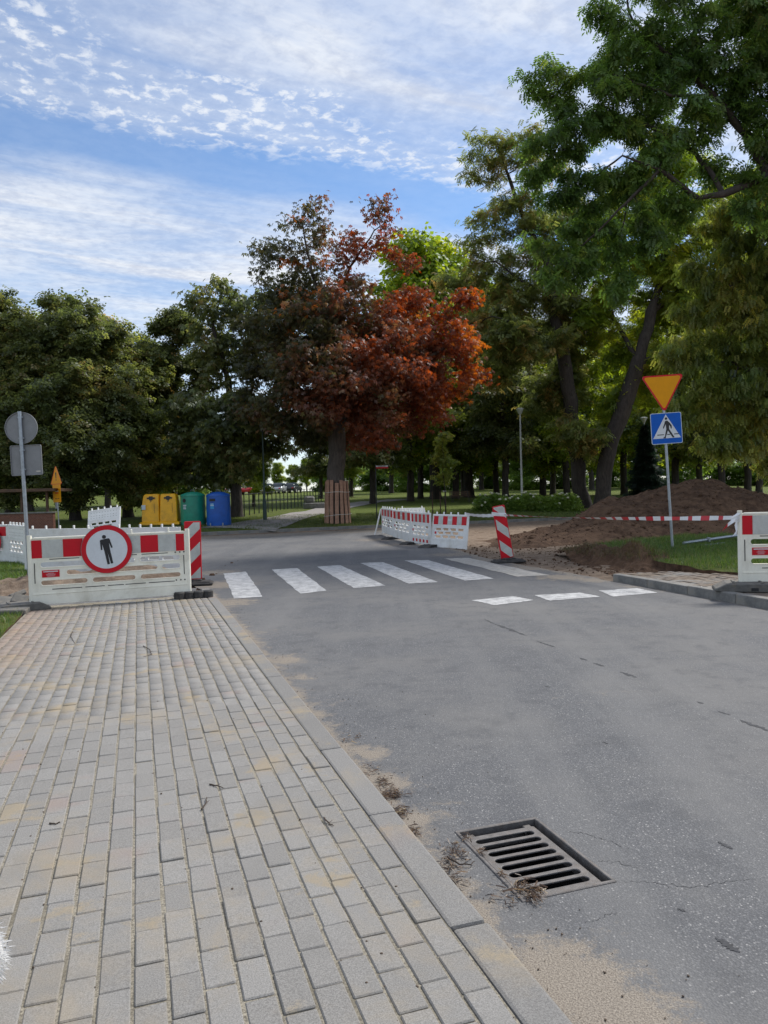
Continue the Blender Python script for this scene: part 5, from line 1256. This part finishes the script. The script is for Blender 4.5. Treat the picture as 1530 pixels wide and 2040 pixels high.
# --- hydrangea hedge
fl_me = None
for k in range(9):
    px = 962 + 22 * k; b_ = on_lawn(px, 47.5 + .3 * math.sin(k * 2)); h_ = 1.12 + .12 * math.sin(k * 1.9); t = empty('hydrangea_bush', b_, k * 1.1, 'low leafy bush with cream flower heads in the row under the street lamp', 'bush', 'flowering hedge bushes')
    N = 1300; d_ = RNG.normal(size=(N, 3)); d_ /= np.linalg.norm(d_, axis=1)[:, None]; d_[:, 2] = np.abs(d_[:, 2]); rr = RNG.random(N)[:, None] ** .4
    P_ = d_ * rr * np.array((.72, .72, h_)); P_[:, 2] += .02
    V_, F_, C_ = scatter(T_BIG[0], T_BIG[1], P_, rotmats(RNG.random(N) * 6.28, -RNG.uniform(-.2, .7, N), RNG.normal(0, .4, N)), RNG.uniform(.35, .6, N), GREENS['light'](P_ + np.array(b_), N))
    link('foliage', mesh_np('foliage', V_, F_, M['leaf'], col=C_), None, t)
    MB().tube([(0, 0, -.1), (0, 0, .6)], [.04, .01], 5).tube([(0, 0, 0), (.3, .1, .6)], [.03, .01], 5).tube([(0, 0, 0), (-.25, -.1, .6)], [.03, .01], 5).build('stems', M['bark'], t)
    if fl_me is None:
        bm = bmesh.new(); bmesh.ops.create_icosphere(bm, subdivisions=2, radius=.085)
        for v in bm.verts: v.co *= 1 + .25 * mnoise.noise(v.co * 30); v.co.z *= .8
        fl_me = bpy.data.meshes.new('flower_head'); bm.to_mesh(fl_me); bm.free()
    for j in range(6):
        a_, el = random.uniform(0, 6.28), random.uniform(.35, 1.4); link('flower_head', fl_me, M['flower'], t, (.72 * math.cos(el) * math.cos(a_), .72 * math.cos(el) * math.sin(a_), h_ * math.sin(el)))

# ================================================================== soil heap, turf, grass
def heap_mesh(name, x0, x1, y0, y1, hf, nx, ny, mat, skirt=-.1):
    xs = np.linspace(x0, x1, nx); ys = np.linspace(y0, y1, ny); V_ = []
    for y in ys:
        for x in xs: V_.append((x, y, hf(x, y)))
    me = mesh_np(name, V_, grid_faces(ny, nx), mat, smooth=True); return link(name, me, None)
HX = [3.2, 4.5, 5.6, 6.6, 7.4, 8.2, 9.0, 9.8, 10.6, 11.4, 12.2, 13.2, 14.5, 16.5, 19, 22]; HH = [0, .30, .42, .72, 1.15, 1.52, 1.72, 1.86, 2.08, 2.26, 2.14, 1.74, 1.34, 1.0, .7, 0]
def heap_h(x, y):
    r_ = interp(x, HX, HH); yc = interp(x, [3, 7, 9, 22], [22.5, 26.0, 27.5, 28.0]); wf = interp(x, [3, 6, 9, 22], [1.6, 2.6, 4.2, 4.2]); wb = 3.6
    u = (y - yc) / (wf if y < yc else wb); h_ = r_ * max(0, 1 - abs(u)) ** .85 if abs(u) < 1 else 0
    h_ = h_ * (1 - .15 * math.exp(-u * u * 12))
    n_ = fbm(x, y, 1.7, .9, 6) * .16 + abs(fbm(x, y, 4.0, 2.6, 4)) * .09
    return h_ + n_ * min(1, h_ * 3 + .12) - .05
hp = heap_mesh('soil_heap', 2.4, 22.5, 20.6, 32.5, heap_h, 210, 130, M['soil']); tag(hp, 'big heap of dug brown soil behind the tape and the crossing sign', 'soil heap')
# clods and stones strewn over heap and dug ground
def ico(sub=1, amp=.3, seed=0):
    bm = bmesh.new(); bmesh.ops.create_icosphere(bm, subdivisions=sub, radius=1)
    for v in bm.verts: v.co *= 1 + amp * mnoise.noise(v.co * 1.7 + Vector((seed, seed, 0))); v.co.z *= .7
    V_ = np.array([v.co[:] for v in bm.verts]); F_ = np.array([[v.index for v in f.verts] for f in bm.faces]); bm.free(); return V_, F_
IV, IF = ico()
def strew(name, pts, sizes, mat, label, cat):
    N = len(pts); V_, F_, _ = scatter(IV, IF, np.array(pts), rotmats(RNG.random(N) * 6.28, RNG.normal(0, .4, N), RNG.normal(0, .4, N)), np.array(sizes))
    o = link(name, mesh_np(name, V_, F_, mat), None); tag(o, label, cat, kind='stuff'); return o
pts = []; sz = []
for k in range(2600):
    x, y = random.uniform(3.2, 17), random.uniform(21.5, 29); h_ = heap_h(x, y)
    if h_ > .04: pts.append((x, y, h_ + .005)); sz.append(min(.09, .014 + random.expovariate(1 / .015)))
strew('soil_clods', pts, sz, M['soil'], 'loose brown clods strewn over the soil heap', 'clods')
pts = []; sz = []
for k in range(1500):
    x, y = random.uniform(1.6, 7.5), random.uniform(14.0, 23)
    if x > interp(y, RY, RX) - .15 and not (x > 5.2 and y < 18): pts.append((x, y, soil_z(x, y) + .01)); sz.append(.005 + random.expovariate(1 / .009))
for k in range(1500):
    x, y = random.uniform(-9, -3.6), random.uniform(12.2, 20); pts.append((x, y, soil_z(x, y) + .012)); sz.append(.008 + random.expovariate(1 / .012))
strew('stones', pts, sz, M['soil'], 'small stones and lumps on the dug sandy ground', 'stones')
# torn edge of the turf by the crossing sign
TP = [gp(x, y, .1).xy for x, y in ((1112, 1096), (1150, 1102), (1190, 1106), (1230, 1110), (1262, 1112), (1290, 1116), (1312, 1122))]
def turf_h(x, y):
    best = 9; bi = 0
    for i in range(len(TP) - 1):
        a_, b2 = TP[i], TP[i + 1]; ab = b2 - a_; u = max(0, min(1, (Vector((x, y)) - a_).dot(ab) / ab.length_squared)); d_ = (Vector((x, y)) - a_ - ab * u).length
        if d_ < best: best = d_; bi = i + u
    hh = interp(bi, [0, 1, 2.2, 3.3, 4.2, 5.2, 6], [.06, .26, .32, .30, .42, .30, .04])
    return hh * max(0, 1 - (best / .62) ** 2) * (1 + .5 * fbm(x, y, 0, 2.4, 4)) + .05 * fbm(x, y, 8, 6, 3) - .03
tf = heap_mesh('torn_turf', 4.2, 7.4, 13.6, 18.8, turf_h, 110, 150, M['soil']); tag(tf, 'torn bank of earth and roots along the edge of the grass by the crossing sign', 'turf bank')
# dug sandy mounds in the excavation behind the cream barrier
def lmound(x, y): return max(-.2, .34 * math.exp(-((x + 6.2) ** 2 / 2.6 + (y - 14.6) ** 2 / .9)) + .25 * math.exp(-((x + 4.7) ** 2 / .8 + (y - 15.0) ** 2 / .8)) + .10 * fbm(x, y, 0, 1.6, 5) - .06)
lm_ = heap_mesh('spoil_mound', -9.5, -3.95, 12.6, 16.0, lmound, 90, 60, M['sandy']); tag(lm_, 'low sandy spoil mound behind the slots of the cream barrier', 'soil heap')

# grass blades
BL = np.array([(-.5, 0, 0), (.5, 0, 0), (.32, .18, .55), (-.32, .18, .55), (0, .55, 1.0)]); BF = np.array([(0, 1, 2), (0, 2, 3), (3, 2, 4)])
def inside(poly, x, y):
    c_ = False; j = len(poly) - 1
    for i in range(len(poly)):
        if (poly[i][1] > y) != (poly[j][1] > y) and x < (poly[j][0] - poly[i][0]) * (y - poly[i][1]) / (poly[j][1] - poly[i][1]) + poly[i][0]: c_ = not c_
        j = i
    return c_
def grass(name, polyf, box, N, zf, hmin, hmax, label, cols=((.05, .10, .015), (.085, .15, .025), (.13, .19, .036), (.2, .19, .07)), wd=.007):
    P_ = []; 
    while len(P_) < N:
        x, y = random.uniform(box[0], box[1]), random.uniform(box[2], box[3])
        if polyf(x, y) and mnoise.noise(Vector((x * 1.3, y * 1.3, 4))) > -.42 + random.random() * .25: P_.append((x, y, zf(x, y)))
    P_ = np.array(P_); H_ = RNG.uniform(hmin, hmax, N) * (1 + .5 * np.array([mnoise.noise(Vector((p_[0] * 1.7, p_[1] * 1.7, 1))) for p_ in P_]))
    R_ = rotmats(RNG.random(N) * 6.28, RNG.normal(-.15, .3, N), RNG.normal(0, .2, N)); V_ = np.einsum('nij,nkj->nki', R_, BL[None] * np.stack([np.full(N, wd), H_ * .7, H_], -1)[:, None, :]) + P_[:, None, :]
    F_ = BF[None] + (np.arange(N) * 5)[:, None, None]; c_ = np.array(cols)[RNG.choice(len(cols), N, p=[.3, .4, .22, .08])] * (1 + RNG.normal(0, .2, (N, 1)))
    o = link(name, mesh_np(name, V_.reshape(-1, 3), F_.reshape(-1, 3), M['grass_blade'], col=np.repeat(c_, 5, axis=0)), None); tag(o, label, 'grass', kind='stuff'); return o
vrp = [tuple(p_.xy) for p_ in vr]; xs = [p_[0] for p_ in vrp]; ys = [p_[1] for p_ in vrp]
grass('grass', lambda x, y: inside(vrp, x, y) and x < 10.5, (min(xs), 10.5, min(ys), max(ys)), 42000, lambda x, y: max(.14 + .04 * fbm(x, y, 2, 1.1), turf_h(x, y)) - .01, .05, .15, 'green grass round the foot of the crossing sign')
grass('grass', lambda x, y: turf_h(x, y) > .12, (4.2, 7.4, 13.6, 18.8), 3500, lambda x, y: turf_h(x, y) - .01, .05, .16, 'dry grass and roots hanging on the torn turf bank', ((.10, .075, .03), (.13, .10, .045), (.07, .08, .02), (.19, .15, .08)))
v1p = [tuple(p_.xy) for p_ in v1]; grass('grass', lambda x, y: inside(v1p, x, y) and x > -6.4, (-6.4, -3.2, 4.5, 12.2), 24000, lambda x, y: .03 + .03 * fbm(x, y, 2, 1.1) - .006, .04, .10, 'grass along the left edge of the paving')
v2p = [tuple(p_.xy) for p_ in v2]; grass('grass', lambda x, y: inside(v2p, x, y) and x > -12, (-12, -5, 13, 22), 26000, lambda x, y: .05 + .03 * fbm(x, y, 2, 1.1) - .006, .05, .12, 'grass in front of the striped panel with half a sign', wd=.009)
grass('grass', lambda x, y: .16 < (Vector((x, y)) - KA).dot(KN) < 8 and -16 < x < 14, (-16, 14, 32, 52), 60000, lambda x, y: zlawn(x, y) + .05 * fbm(x, y, 0, .35) - .01, .05, .12, 'mown grass along the far kerb below the bins and the red tree', ((.05, .085, .014), (.08, .12, .022), (.12, .15, .03), (.19, .17, .06)), wd=.014)

# ================================================================== park furniture and small things
def lamp_post(px, dd, h_, label, mat='lamp', head=True):
    b_ = on_lawn(px, dd); t = empty('street_lamp', b_, 0, label, 'street lamp')
    MB().tube([(0, 0, -.2), (0, 0, 1.0), (0, 0, h_)], [.075, .07, .05], 12).build('pole', M[mat], t, smooth=True)
    if head:
        MB().lathe([(.05, h_ - .02), (.10, h_ + .02), (.22, h_ + .30), (.235, h_ + .33)], 18).build('shade', M['lamp'], t, smooth=True)
        MB().lathe([(.27, h_ + .325), (.27, h_ + .37), (.12, h_ + .42), (.02, h_ + .43)], 18).build('cap', M['lamp'], t, smooth=True)
    return t
lamp_post(1040, 51, 6.3, 'pale street lamp with cup shaped head behind the flowering hedge')
lamp_post(1286, 57, 6.0, 'street lamp behind the blue crossing sign')
b_ = on_lawn(527, 41.5); t = empty('street_lamp', b_, 0, 'dark green lamp pole at the edge of the path by the blue bin', 'street lamp')
MB().tube([(0, 0, -.1), (0, 0, 1.1), (0, 0, 1.15), (0, 0, 5.2)], [.11, .11, .06, .05], 12).build('pole', M['green_metal'], t, smooth=True)
MB().lathe([(.06, 5.2), (.22, 5.28), (.24, 5.5), (.1, 5.62), (.02, 5.64)], 16).build('head', M['green_metal'], t, smooth=True)
# street name sign
b_ = on_lawn(750, 42); t = empty('street_name_sign', b_, rad(6), 'thin post with a small white and red street name plate', 'street sign')
MB().tube([(0, 0, -.1), (0, 0, 3.05)], .03, 8).build('post', M['dark_metal'], t, smooth=True)
pl_ = MB().box((.36, -.02, 2.93), (.68, .02, .12)).build('plate', M['sign_white'], t)
MB().box((.36, -.033, 2.87), (.68, .006, .09)).build('red_strip', M['red_film'], pl_)
MB().box((.34, -.0315, 2.955), (.44, .003, .028)).build('print', M['black'], pl_)
# park bench
b_ = on_lawn(918, 62); t = empty('park_bench', b_, rad(12), 'dark park bench under the trees beyond the barriers', 'bench')
for k in range(3): MB().box((0, -.12 + .14 * k, .45), (1.8, .11, .04)).build('seat_slat', M['brown_wood'], t)
for k in range(3): MB().box((0, .26 + .03 * k, .58 + .14 * k), (1.8, .03, .11)).build('back_slat', M['brown_wood'], t)
for x in (-.7, .7):
    MB().tube([(x, -.15, 0), (x, -.15, .43), (x, .18, .43), (x, .34, .95)], .025, 6).build('leg', M['dark_metal'], t); MB().tube([(x, .2, 0), (x, .18, .43)], .025, 6).build('leg', M['dark_metal'], t)
# sapling with stakes
b_ = on_lawn(886, 46)
sp = tree('young_tree', 'slim young tree tied to stakes on the lawn behind the leaning panel', b_, [[tuple(b_), tuple(b_ + Vector((.02, 0, 1.5))), tuple(b_ + Vector((-.05, 0, 3.0))), tuple(b_ + Vector((0, 0, 4.4)))]],
          [(b_.x + x, b_.y + y, b_.z + z, r_) for x, y, z, r_ in ((0, 0, 2.6, .45), (.3, .1, 3.2, .5), (-.35, 0, 3.4, .5), (0, .2, 4.2, .5), (.2, -.2, 4.8, .35), (-.1, 0, 2.1, .3))], .035, T_SPRIG, GREENS['olive'], 3, .15, dens=6, step=.2, kill=.3, size=(.7, 1.2), limit=1300, sub=.3)
for x, y in ((-.75, 0), (.1, .45), (-.3, -.35)):
    MB().tube([(x, y, -.1), (x, y, 1.35)], .035, 6).build('stake', M['brown_wood'], sp)
MB().box((0, -.02, 1.35), (.2, .06, .1)).build('tie', M['rope'], sp)
# thin posts of the far lawn fence
A_, B_ = lawn_px(487, 1028), lawn_px(640, 1003)
t = empty('wire_fence', A_, 0, 'row of thin dark fence posts with wires across the sunny lawn beyond the path', 'fence')
nf = 22; prev = None
for k in range(nf):
    q_ = A_.lerp(B_, (k / (nf - 1))); q_.z = zlawn(q_.x, q_.y)
    MB().tube([q_ - A_ - Vector((0, 0, .1)), q_ - A_ + Vector((0, 0, 1.35))], .035, 6).build('post', M['dark_metal'], t)
    if prev is not None:
        for z in (1.3, .7): MB().tube([prev - A_ + Vector((0, 0, z)), q_ - A_ + Vector((0, 0, z))], .012, 4).build('wire', M['dark_metal'], t)
    prev = q_
# stone block seat by the path
b_ = lawn_px(626, 1014); t = empty('stone_seat', b_, rad(15), 'squat grey stone seat at the side of the park path', 'stone seat')
MB().box((0, 0, .22), (1.5, .6, .45)).build('block', M['grey_stone'], t, bevel=.06); MB().box((-.3, .1, .68), (.7, .5, .5)).build('top_stone', M['grey_stone'], t, bevel=.12)
# parked cars in the gap
def car(px, dd, rz, mat, label):
    b_ = on_lawn(px, dd); t = empty('parked_car', b_, rz, label, 'car', 'cars parked beyond the lawn')
    body = [(-2.1, .32), (-2.15, .62), (-2.0, .88), (-1.2, .96), (1.0, .95), (1.9, .82), (2.1, .62), (2.1, .32)]; cab = [(-1.75, .93), (-1.35, 1.42), (.25, 1.45), (1.05, .94)]
    def sweep(pr, y0, y1, yt):
        n = len(pr); mb = MB(); zt = max(z for _, z in pr); vs = [(x, -(y0 + (y1 - y0) * ((z - pr[0][1]) / max(.01, zt - pr[0][1]))), z) for x, z in pr] + [(x, (y0 + (y1 - y0) * ((z - pr[0][1]) / max(.01, zt - pr[0][1]))), z) for x, z in pr]
        return mb.add(vs, [tuple(range(n)), tuple(reversed(range(n, 2 * n)))] + [(i, n + i, n + (i + 1) % n, (i + 1) % n) for i in range(n)])
    sweep(body, .86, .82, 0).build('body', M[mat], t, bevel=.06, smooth=True)
    sweep(cab, .76, .60, 0).build('cabin', M['glass'], t, bevel=.05, smooth=True)
    MB().box((-.5, 0, 1.445), (1.5, 1.1, .04)).build('roof', M[mat], t, bevel=.015)
    for x in (-1.3, 1.3):
        for y in (-.82, .82):
            wh = MB().lathe([(.31, -.1), (.33, -.06), (.33, .06), (.31, .1)], 18).build('wheel', M['tyre'], t, loc=(x, y, .32), rot=(rad(90), 0, 0)); MB().lathe([(.19, -.105), (.19, .105)], 12).build('rim', M['lamp'], wh)
    for y in (-.6, .6): MB().box((2.08, y, .66), (.06, .3, .14)).build('headlight', M['sign_white'], t, bevel=.02); MB().box((-2.13, y, .7), (.05, .26, .14)).build('tail_light', M['red_film'], t, bevel=.02)
for px, dd, rz, mt, lab in ((505, 104, 1.2, 'car_red', 'red car parked beyond the lawn nearest the green lamp pole'), (534, 106, 1.5, 'car_white', 'white car parked next to the red one beyond the lawn'), (560, 108, 1.35, 'car_silver', 'silver car parked in the middle of the row beyond the lawn'), (584, 110, 1.4, 'car_dark', 'dark car parked at the end of the row beyond the lawn'), (477, 104, 1.1, 'car_white', 'white car half hidden by the tree by the blue bin')): car(px, dd, rz, mt, lab)
# low brick building in the shade on the left
p0, p1 = at(-120, 1040, 36), at(108, 1040, 36); L_ = (p1.xy - p0.xy).length; zb = zlawn(p0.x, p0.y) - .1
t = empty('brick_shelter', (p0.x, p0.y, 0), face(p0, p1), 'low dark red brick shelter in the shade behind the left barriers', 'shelter')
MB().box((L_ / 2, 0, .55), (L_, .3, 1.3)).build('wall', M['brick'], t, bevel=.01); MB().box((L_ / 2, 0, 1.23), (L_ + .1, .4, .07)).build('coping', M['grey_stone'], t, bevel=.01)
for k in range(5): MB().box((.3 + k * (L_ - .6) / 4, .0, 1.75), (.1, .1, 1.0)).build('pillar', M['brown_wood'], t)
MB().box((L_ / 2, .6, 2.3), (L_ + .5, 2.0, .14)).build('roof', M['brown_wood'], t, bevel=.01)
# fallen sign post in the grass
q0, q1 = gp(1362, 1082, .22), gp(1475, 1066, .3)
t = empty('fallen_post', q0, 0, 'galvanised post lying in the grass behind the right barrier', 'post')
MB().tube([(0, 0, 0), q1 - q0], .038, 10).build('tube', M['galv'], t, smooth=True); d_ = (q1 - q0)
MB().tube([d_ * .06 - Vector((0, .12, .10)), d_ * .62 + Vector((0, -.25, -.12))], .03, 8).build('second_tube', M['galv'], t, smooth=True)
MB().box(d_ * .42 + Vector((0, -.02, .0)), (.06, .12, .12)).build('clamp', M['galv'], t, bevel=.01); MB().box(d_ * .55 + Vector((.05, -.3, -.15)), (.45, .3, .02), rz=.3).build('plate', M['sign_back'], t)

# --- litter: dry leaves, twigs and needles washed along the kerb
def litter(name, centres, label):
    Pn = []; L2 = []
    for x, y, r_, n in centres:
        c_ = gp(x, y)
        for k in range(n):
            Pn.append((c_.x + random.gauss(0, r_), c_.y + random.gauss(0, r_ * 1.7), .006 + random.random() * .012)); L2.append(random.uniform(.006, .03) * (1 if random.random() < .85 else 1.8))
    Pn = np.array(Pn); N = len(Pn); TV = np.array([(-.06, -.5, 0), (.06, -.5, 0), (.09, .05, .05), (.03, .5, .02), (-.05, .5, .02), (-.08, .05, .05)]); TF = np.array([(0, 1, 2, 5), (5, 2, 3, 4)])
    cols = np.array([(.07, .045, .03), (.12, .075, .045), (.2, .13, .075), (.04, .03, .025), (.3, .22, .12)])[RNG.choice(5, N, p=[.35, .3, .17, .12, .06])]
    V_, F_, C_ = scatter(TV, TF, Pn, rotmats(RNG.random(N) * 6.28, RNG.normal(0, .18, N), RNG.normal(0, .5, N)), np.array(L2), cols)
    o = link(name, mesh_np(name, V_, F_, M['grass_blade'], col=C_), None); tag(o, label, 'litter', kind='stuff')
litter('leaf_litter', [(783, 1585, .025, 260), (765, 1560, .025, 120), (800, 1620, .02, 160), (825, 1660, .015, 90), (740, 1535, .03, 70), (905, 1700, .03, 120), (895, 1725, .02, 60), (915, 1755, .02, 40), (1062, 1782, .022, 190), (1035, 1772, .012, 60), (960, 1700, .008, 30), (1000, 1745, .008, 30), (1010, 1790, .03, 40), (930, 1672, .012, 30), (700, 1470, .04, 40)],
       'brown leaf and twig litter gathered along the kerb and the grate')
pts = []; sz = []
for k in range(800):
    e_ = random.uniform(-.6, 9.8); n_ = 1.2 + random.expovariate(1 / .22); q_ = sw(n_, e_, .003)
    if GN0 - .03 < n_ < GN1 + .03 and GE0 - .03 < e_ < GE1 + .03: continue
    pts.append(tuple(q_)); sz.append(min(.0045, .001 + random.expovariate(1 / .0011)))
for k in range(900):
    e_ = random.uniform(-.6, 9.9); c_ = random.randint(0, NCOLS); n_ = N0 - CW * c_ + random.gauss(0, .012 if random.random() < .75 else .05); q_ = sw(n_, e_, ZT - .001); pts.append(tuple(q_)); sz.append(min(.006, .0014 + random.expovariate(1 / .0016)))
strew('grit', pts, sz, M['clod'], 'dark crumbs of grit scattered over paving and road edge', 'grit')
# single twigs on the paving
tw = [([(285, 1287), (298, 1294), (302, 1304), (286, 1308)], 'bent twig curled on the paving near the barrier'), ([(418, 1562), (432, 1566), (445, 1570)], 'curved dry twig on a sandy patch of paving'), ([(645, 1630), (655, 1640), (664, 1645)], 'short dark twig on the paving beside the kerb'),
      ([(880, 1742), (900, 1752), (912, 1772)], 'thin twig beside the kerb near the grate'), ([(402, 1612), (410, 1600), (412, 1588)], 'twig standing in a paving joint near the sand'), ([(890, 1708), (915, 1722), (938, 1722), (945, 1716)], 'pale dry leaf stalk near the corner of the grate'),
      ([(98, 1640), (110, 1642), (120, 1638)], 'small twig lying on grey paving left of the sand patches'), ([(145, 1258), (140, 1268), (150, 1282)], 'hooked twig on the reddish sandy paving')]
for px, lab in tw:
    onroad = px[0][0] > 860; zz = .012 if onroad else ZT + .006; P_ = [gp(x, y, zz) for x, y in px]; o_ = P_[0]
    pts = []
    for i in range(len(P_) - 1):
        for k in range(4): q_ = P_[i].lerp(P_[i + 1], k / 4); pts.append(q_ - o_ + Vector((random.gauss(0, .002), random.gauss(0, .002), random.uniform(-.001, .003))))
    pts.append(P_[-1] - o_)
    mb = MB().tube(pts, [.0042 - .0025 * i / len(pts) for i in range(len(pts))], 5)
    mid = pts[len(pts) // 2]; mb.tube([mid, mid + Vector((.012, .02, .004))], [.002, .001], 4)
    o = mb.build('twig', M['twig'], smooth=True); o.location = o_; tag(o, lab, 'twig', 'twigs lying on the paving and kerb')

# --- white dog, mostly outside the frame at the left
t = empty('white_dog', (-1.445, 2.16, ZT), rad(90), 'fluffy white dog standing on the paving, only its coat in the frame', 'dog')
sk = [((0, -.17, .25), .085), ((0, .02, .245), .088), ((0, .17, .27), .095), ((0, .25, .33), .06), ((0, .30, .385), .062), ((0, .37, .37), .038), ((0, .42, .355), .024)]
verts = [p_ for p_, _ in sk]; radii = [r_ for _, r_ in sk]; edges = [(i, i + 1) for i in range(len(sk) - 1)]
def chain(root, pts):
    pr = root
    for p_, r_ in pts: verts.append(p_); radii.append(r_); edges.append((pr, len(verts) - 1)); pr = len(verts) - 1
for sx in (-1, 1):
    chain(2, [((sx * .06, .17, .19), .045), ((sx * .062, .16, .10), .028), ((sx * .062, .17, .035), .024), ((sx * .062, .195, .018), .026)])
    chain(0, [((sx * .06, -.16, .19), .055), ((sx * .066, -.12, .135), .036), ((sx * .066, -.185, .085), .024), ((sx * .066, -.175, .03), .022), ((sx * .066, -.15, .016), .025)])
    chain(4, [((sx * .05, .295, .44), .026), ((sx * .065, .29, .485), .012)])
chain(0, [((0, -.245, .28), .035), ((0, -.275, .21), .036), ((0, -.265, .14), .024)])
me = bpy.data.meshes.new('dog'); me.from_pydata(verts, edges, []); ob = bpy.data.objects.new('body', me); COL.objects.link(ob)
md = ob.modifiers.new('s', 'SKIN'); 
for i, r_ in enumerate(radii): me.skin_vertices[0].data[i].radius = (r_, r_)
me.skin_vertices[0].data[1].use_root = True
md2 = ob.modifiers.new('u', 'SUBSURF'); md2.levels = 2
bpy.context.view_layer.update()
bme = bpy.data.meshes.new_from_object(ob.evaluated_get(bpy.context.evaluated_depsgraph_get())); bpy.data.objects.remove(ob)
for f in bme.polygons: f.use_smooth = True
body = link('body', bme, M['fur'], t)
N = 26000; ar = np.array([f.area for f in bme.polygons]); fi = RNG.choice(len(ar), N, p=ar / ar.sum()); C_ = np.array([f.center[:] for f in bme.polygons])[fi]; Nn = np.array([f.normal[:] for f in bme.polygons])[fi]
C_ = C_ + RNG.normal(0, .006, (N, 3)); dirn = Nn + np.array((0, -.35, -.55)) + RNG.normal(0, .25, (N, 3)); dirn /= np.linalg.norm(dirn, axis=1)[:, None]; ln = RNG.uniform(.010, .024, N)[:, None]
ln[C_[:, 2] < .06] *= .4; ln[C_[:, 1] > .36] *= .35
sd_ = np.cross(dirn, RNG.normal(size=(N, 3))); sd_ /= np.linalg.norm(sd_, axis=1)[:, None]
V_ = np.stack([C_ - sd_ * .0014, C_ + sd_ * .0014, C_ + dirn * ln * .6 + sd_ * .001, C_ + dirn * ln], 1).reshape(-1, 3); F_ = np.arange(4 * N).reshape(N, 4)
V_[:, 2] = np.maximum(V_[:, 2], .002)
link('coat', mesh_np('coat', V_, F_, M['grass_blade'], col=np.full((len(V_), 3), .6)), None, t)
MB().lathe([(.014, 0), (.012, .008), (.004, .012)], 10).build('nose', M['black'], t, loc=(0, .44, .36), rot=(rad(-90), 0, 0))
for sx in (-1, 1): MB().lathe([(.009, 0), (.007, .005), (.002, .007)], 8).build('eye', M['black'], t, loc=(sx * .032, .352, .405), rot=(rad(-70), 0, sx * rad(-25)))
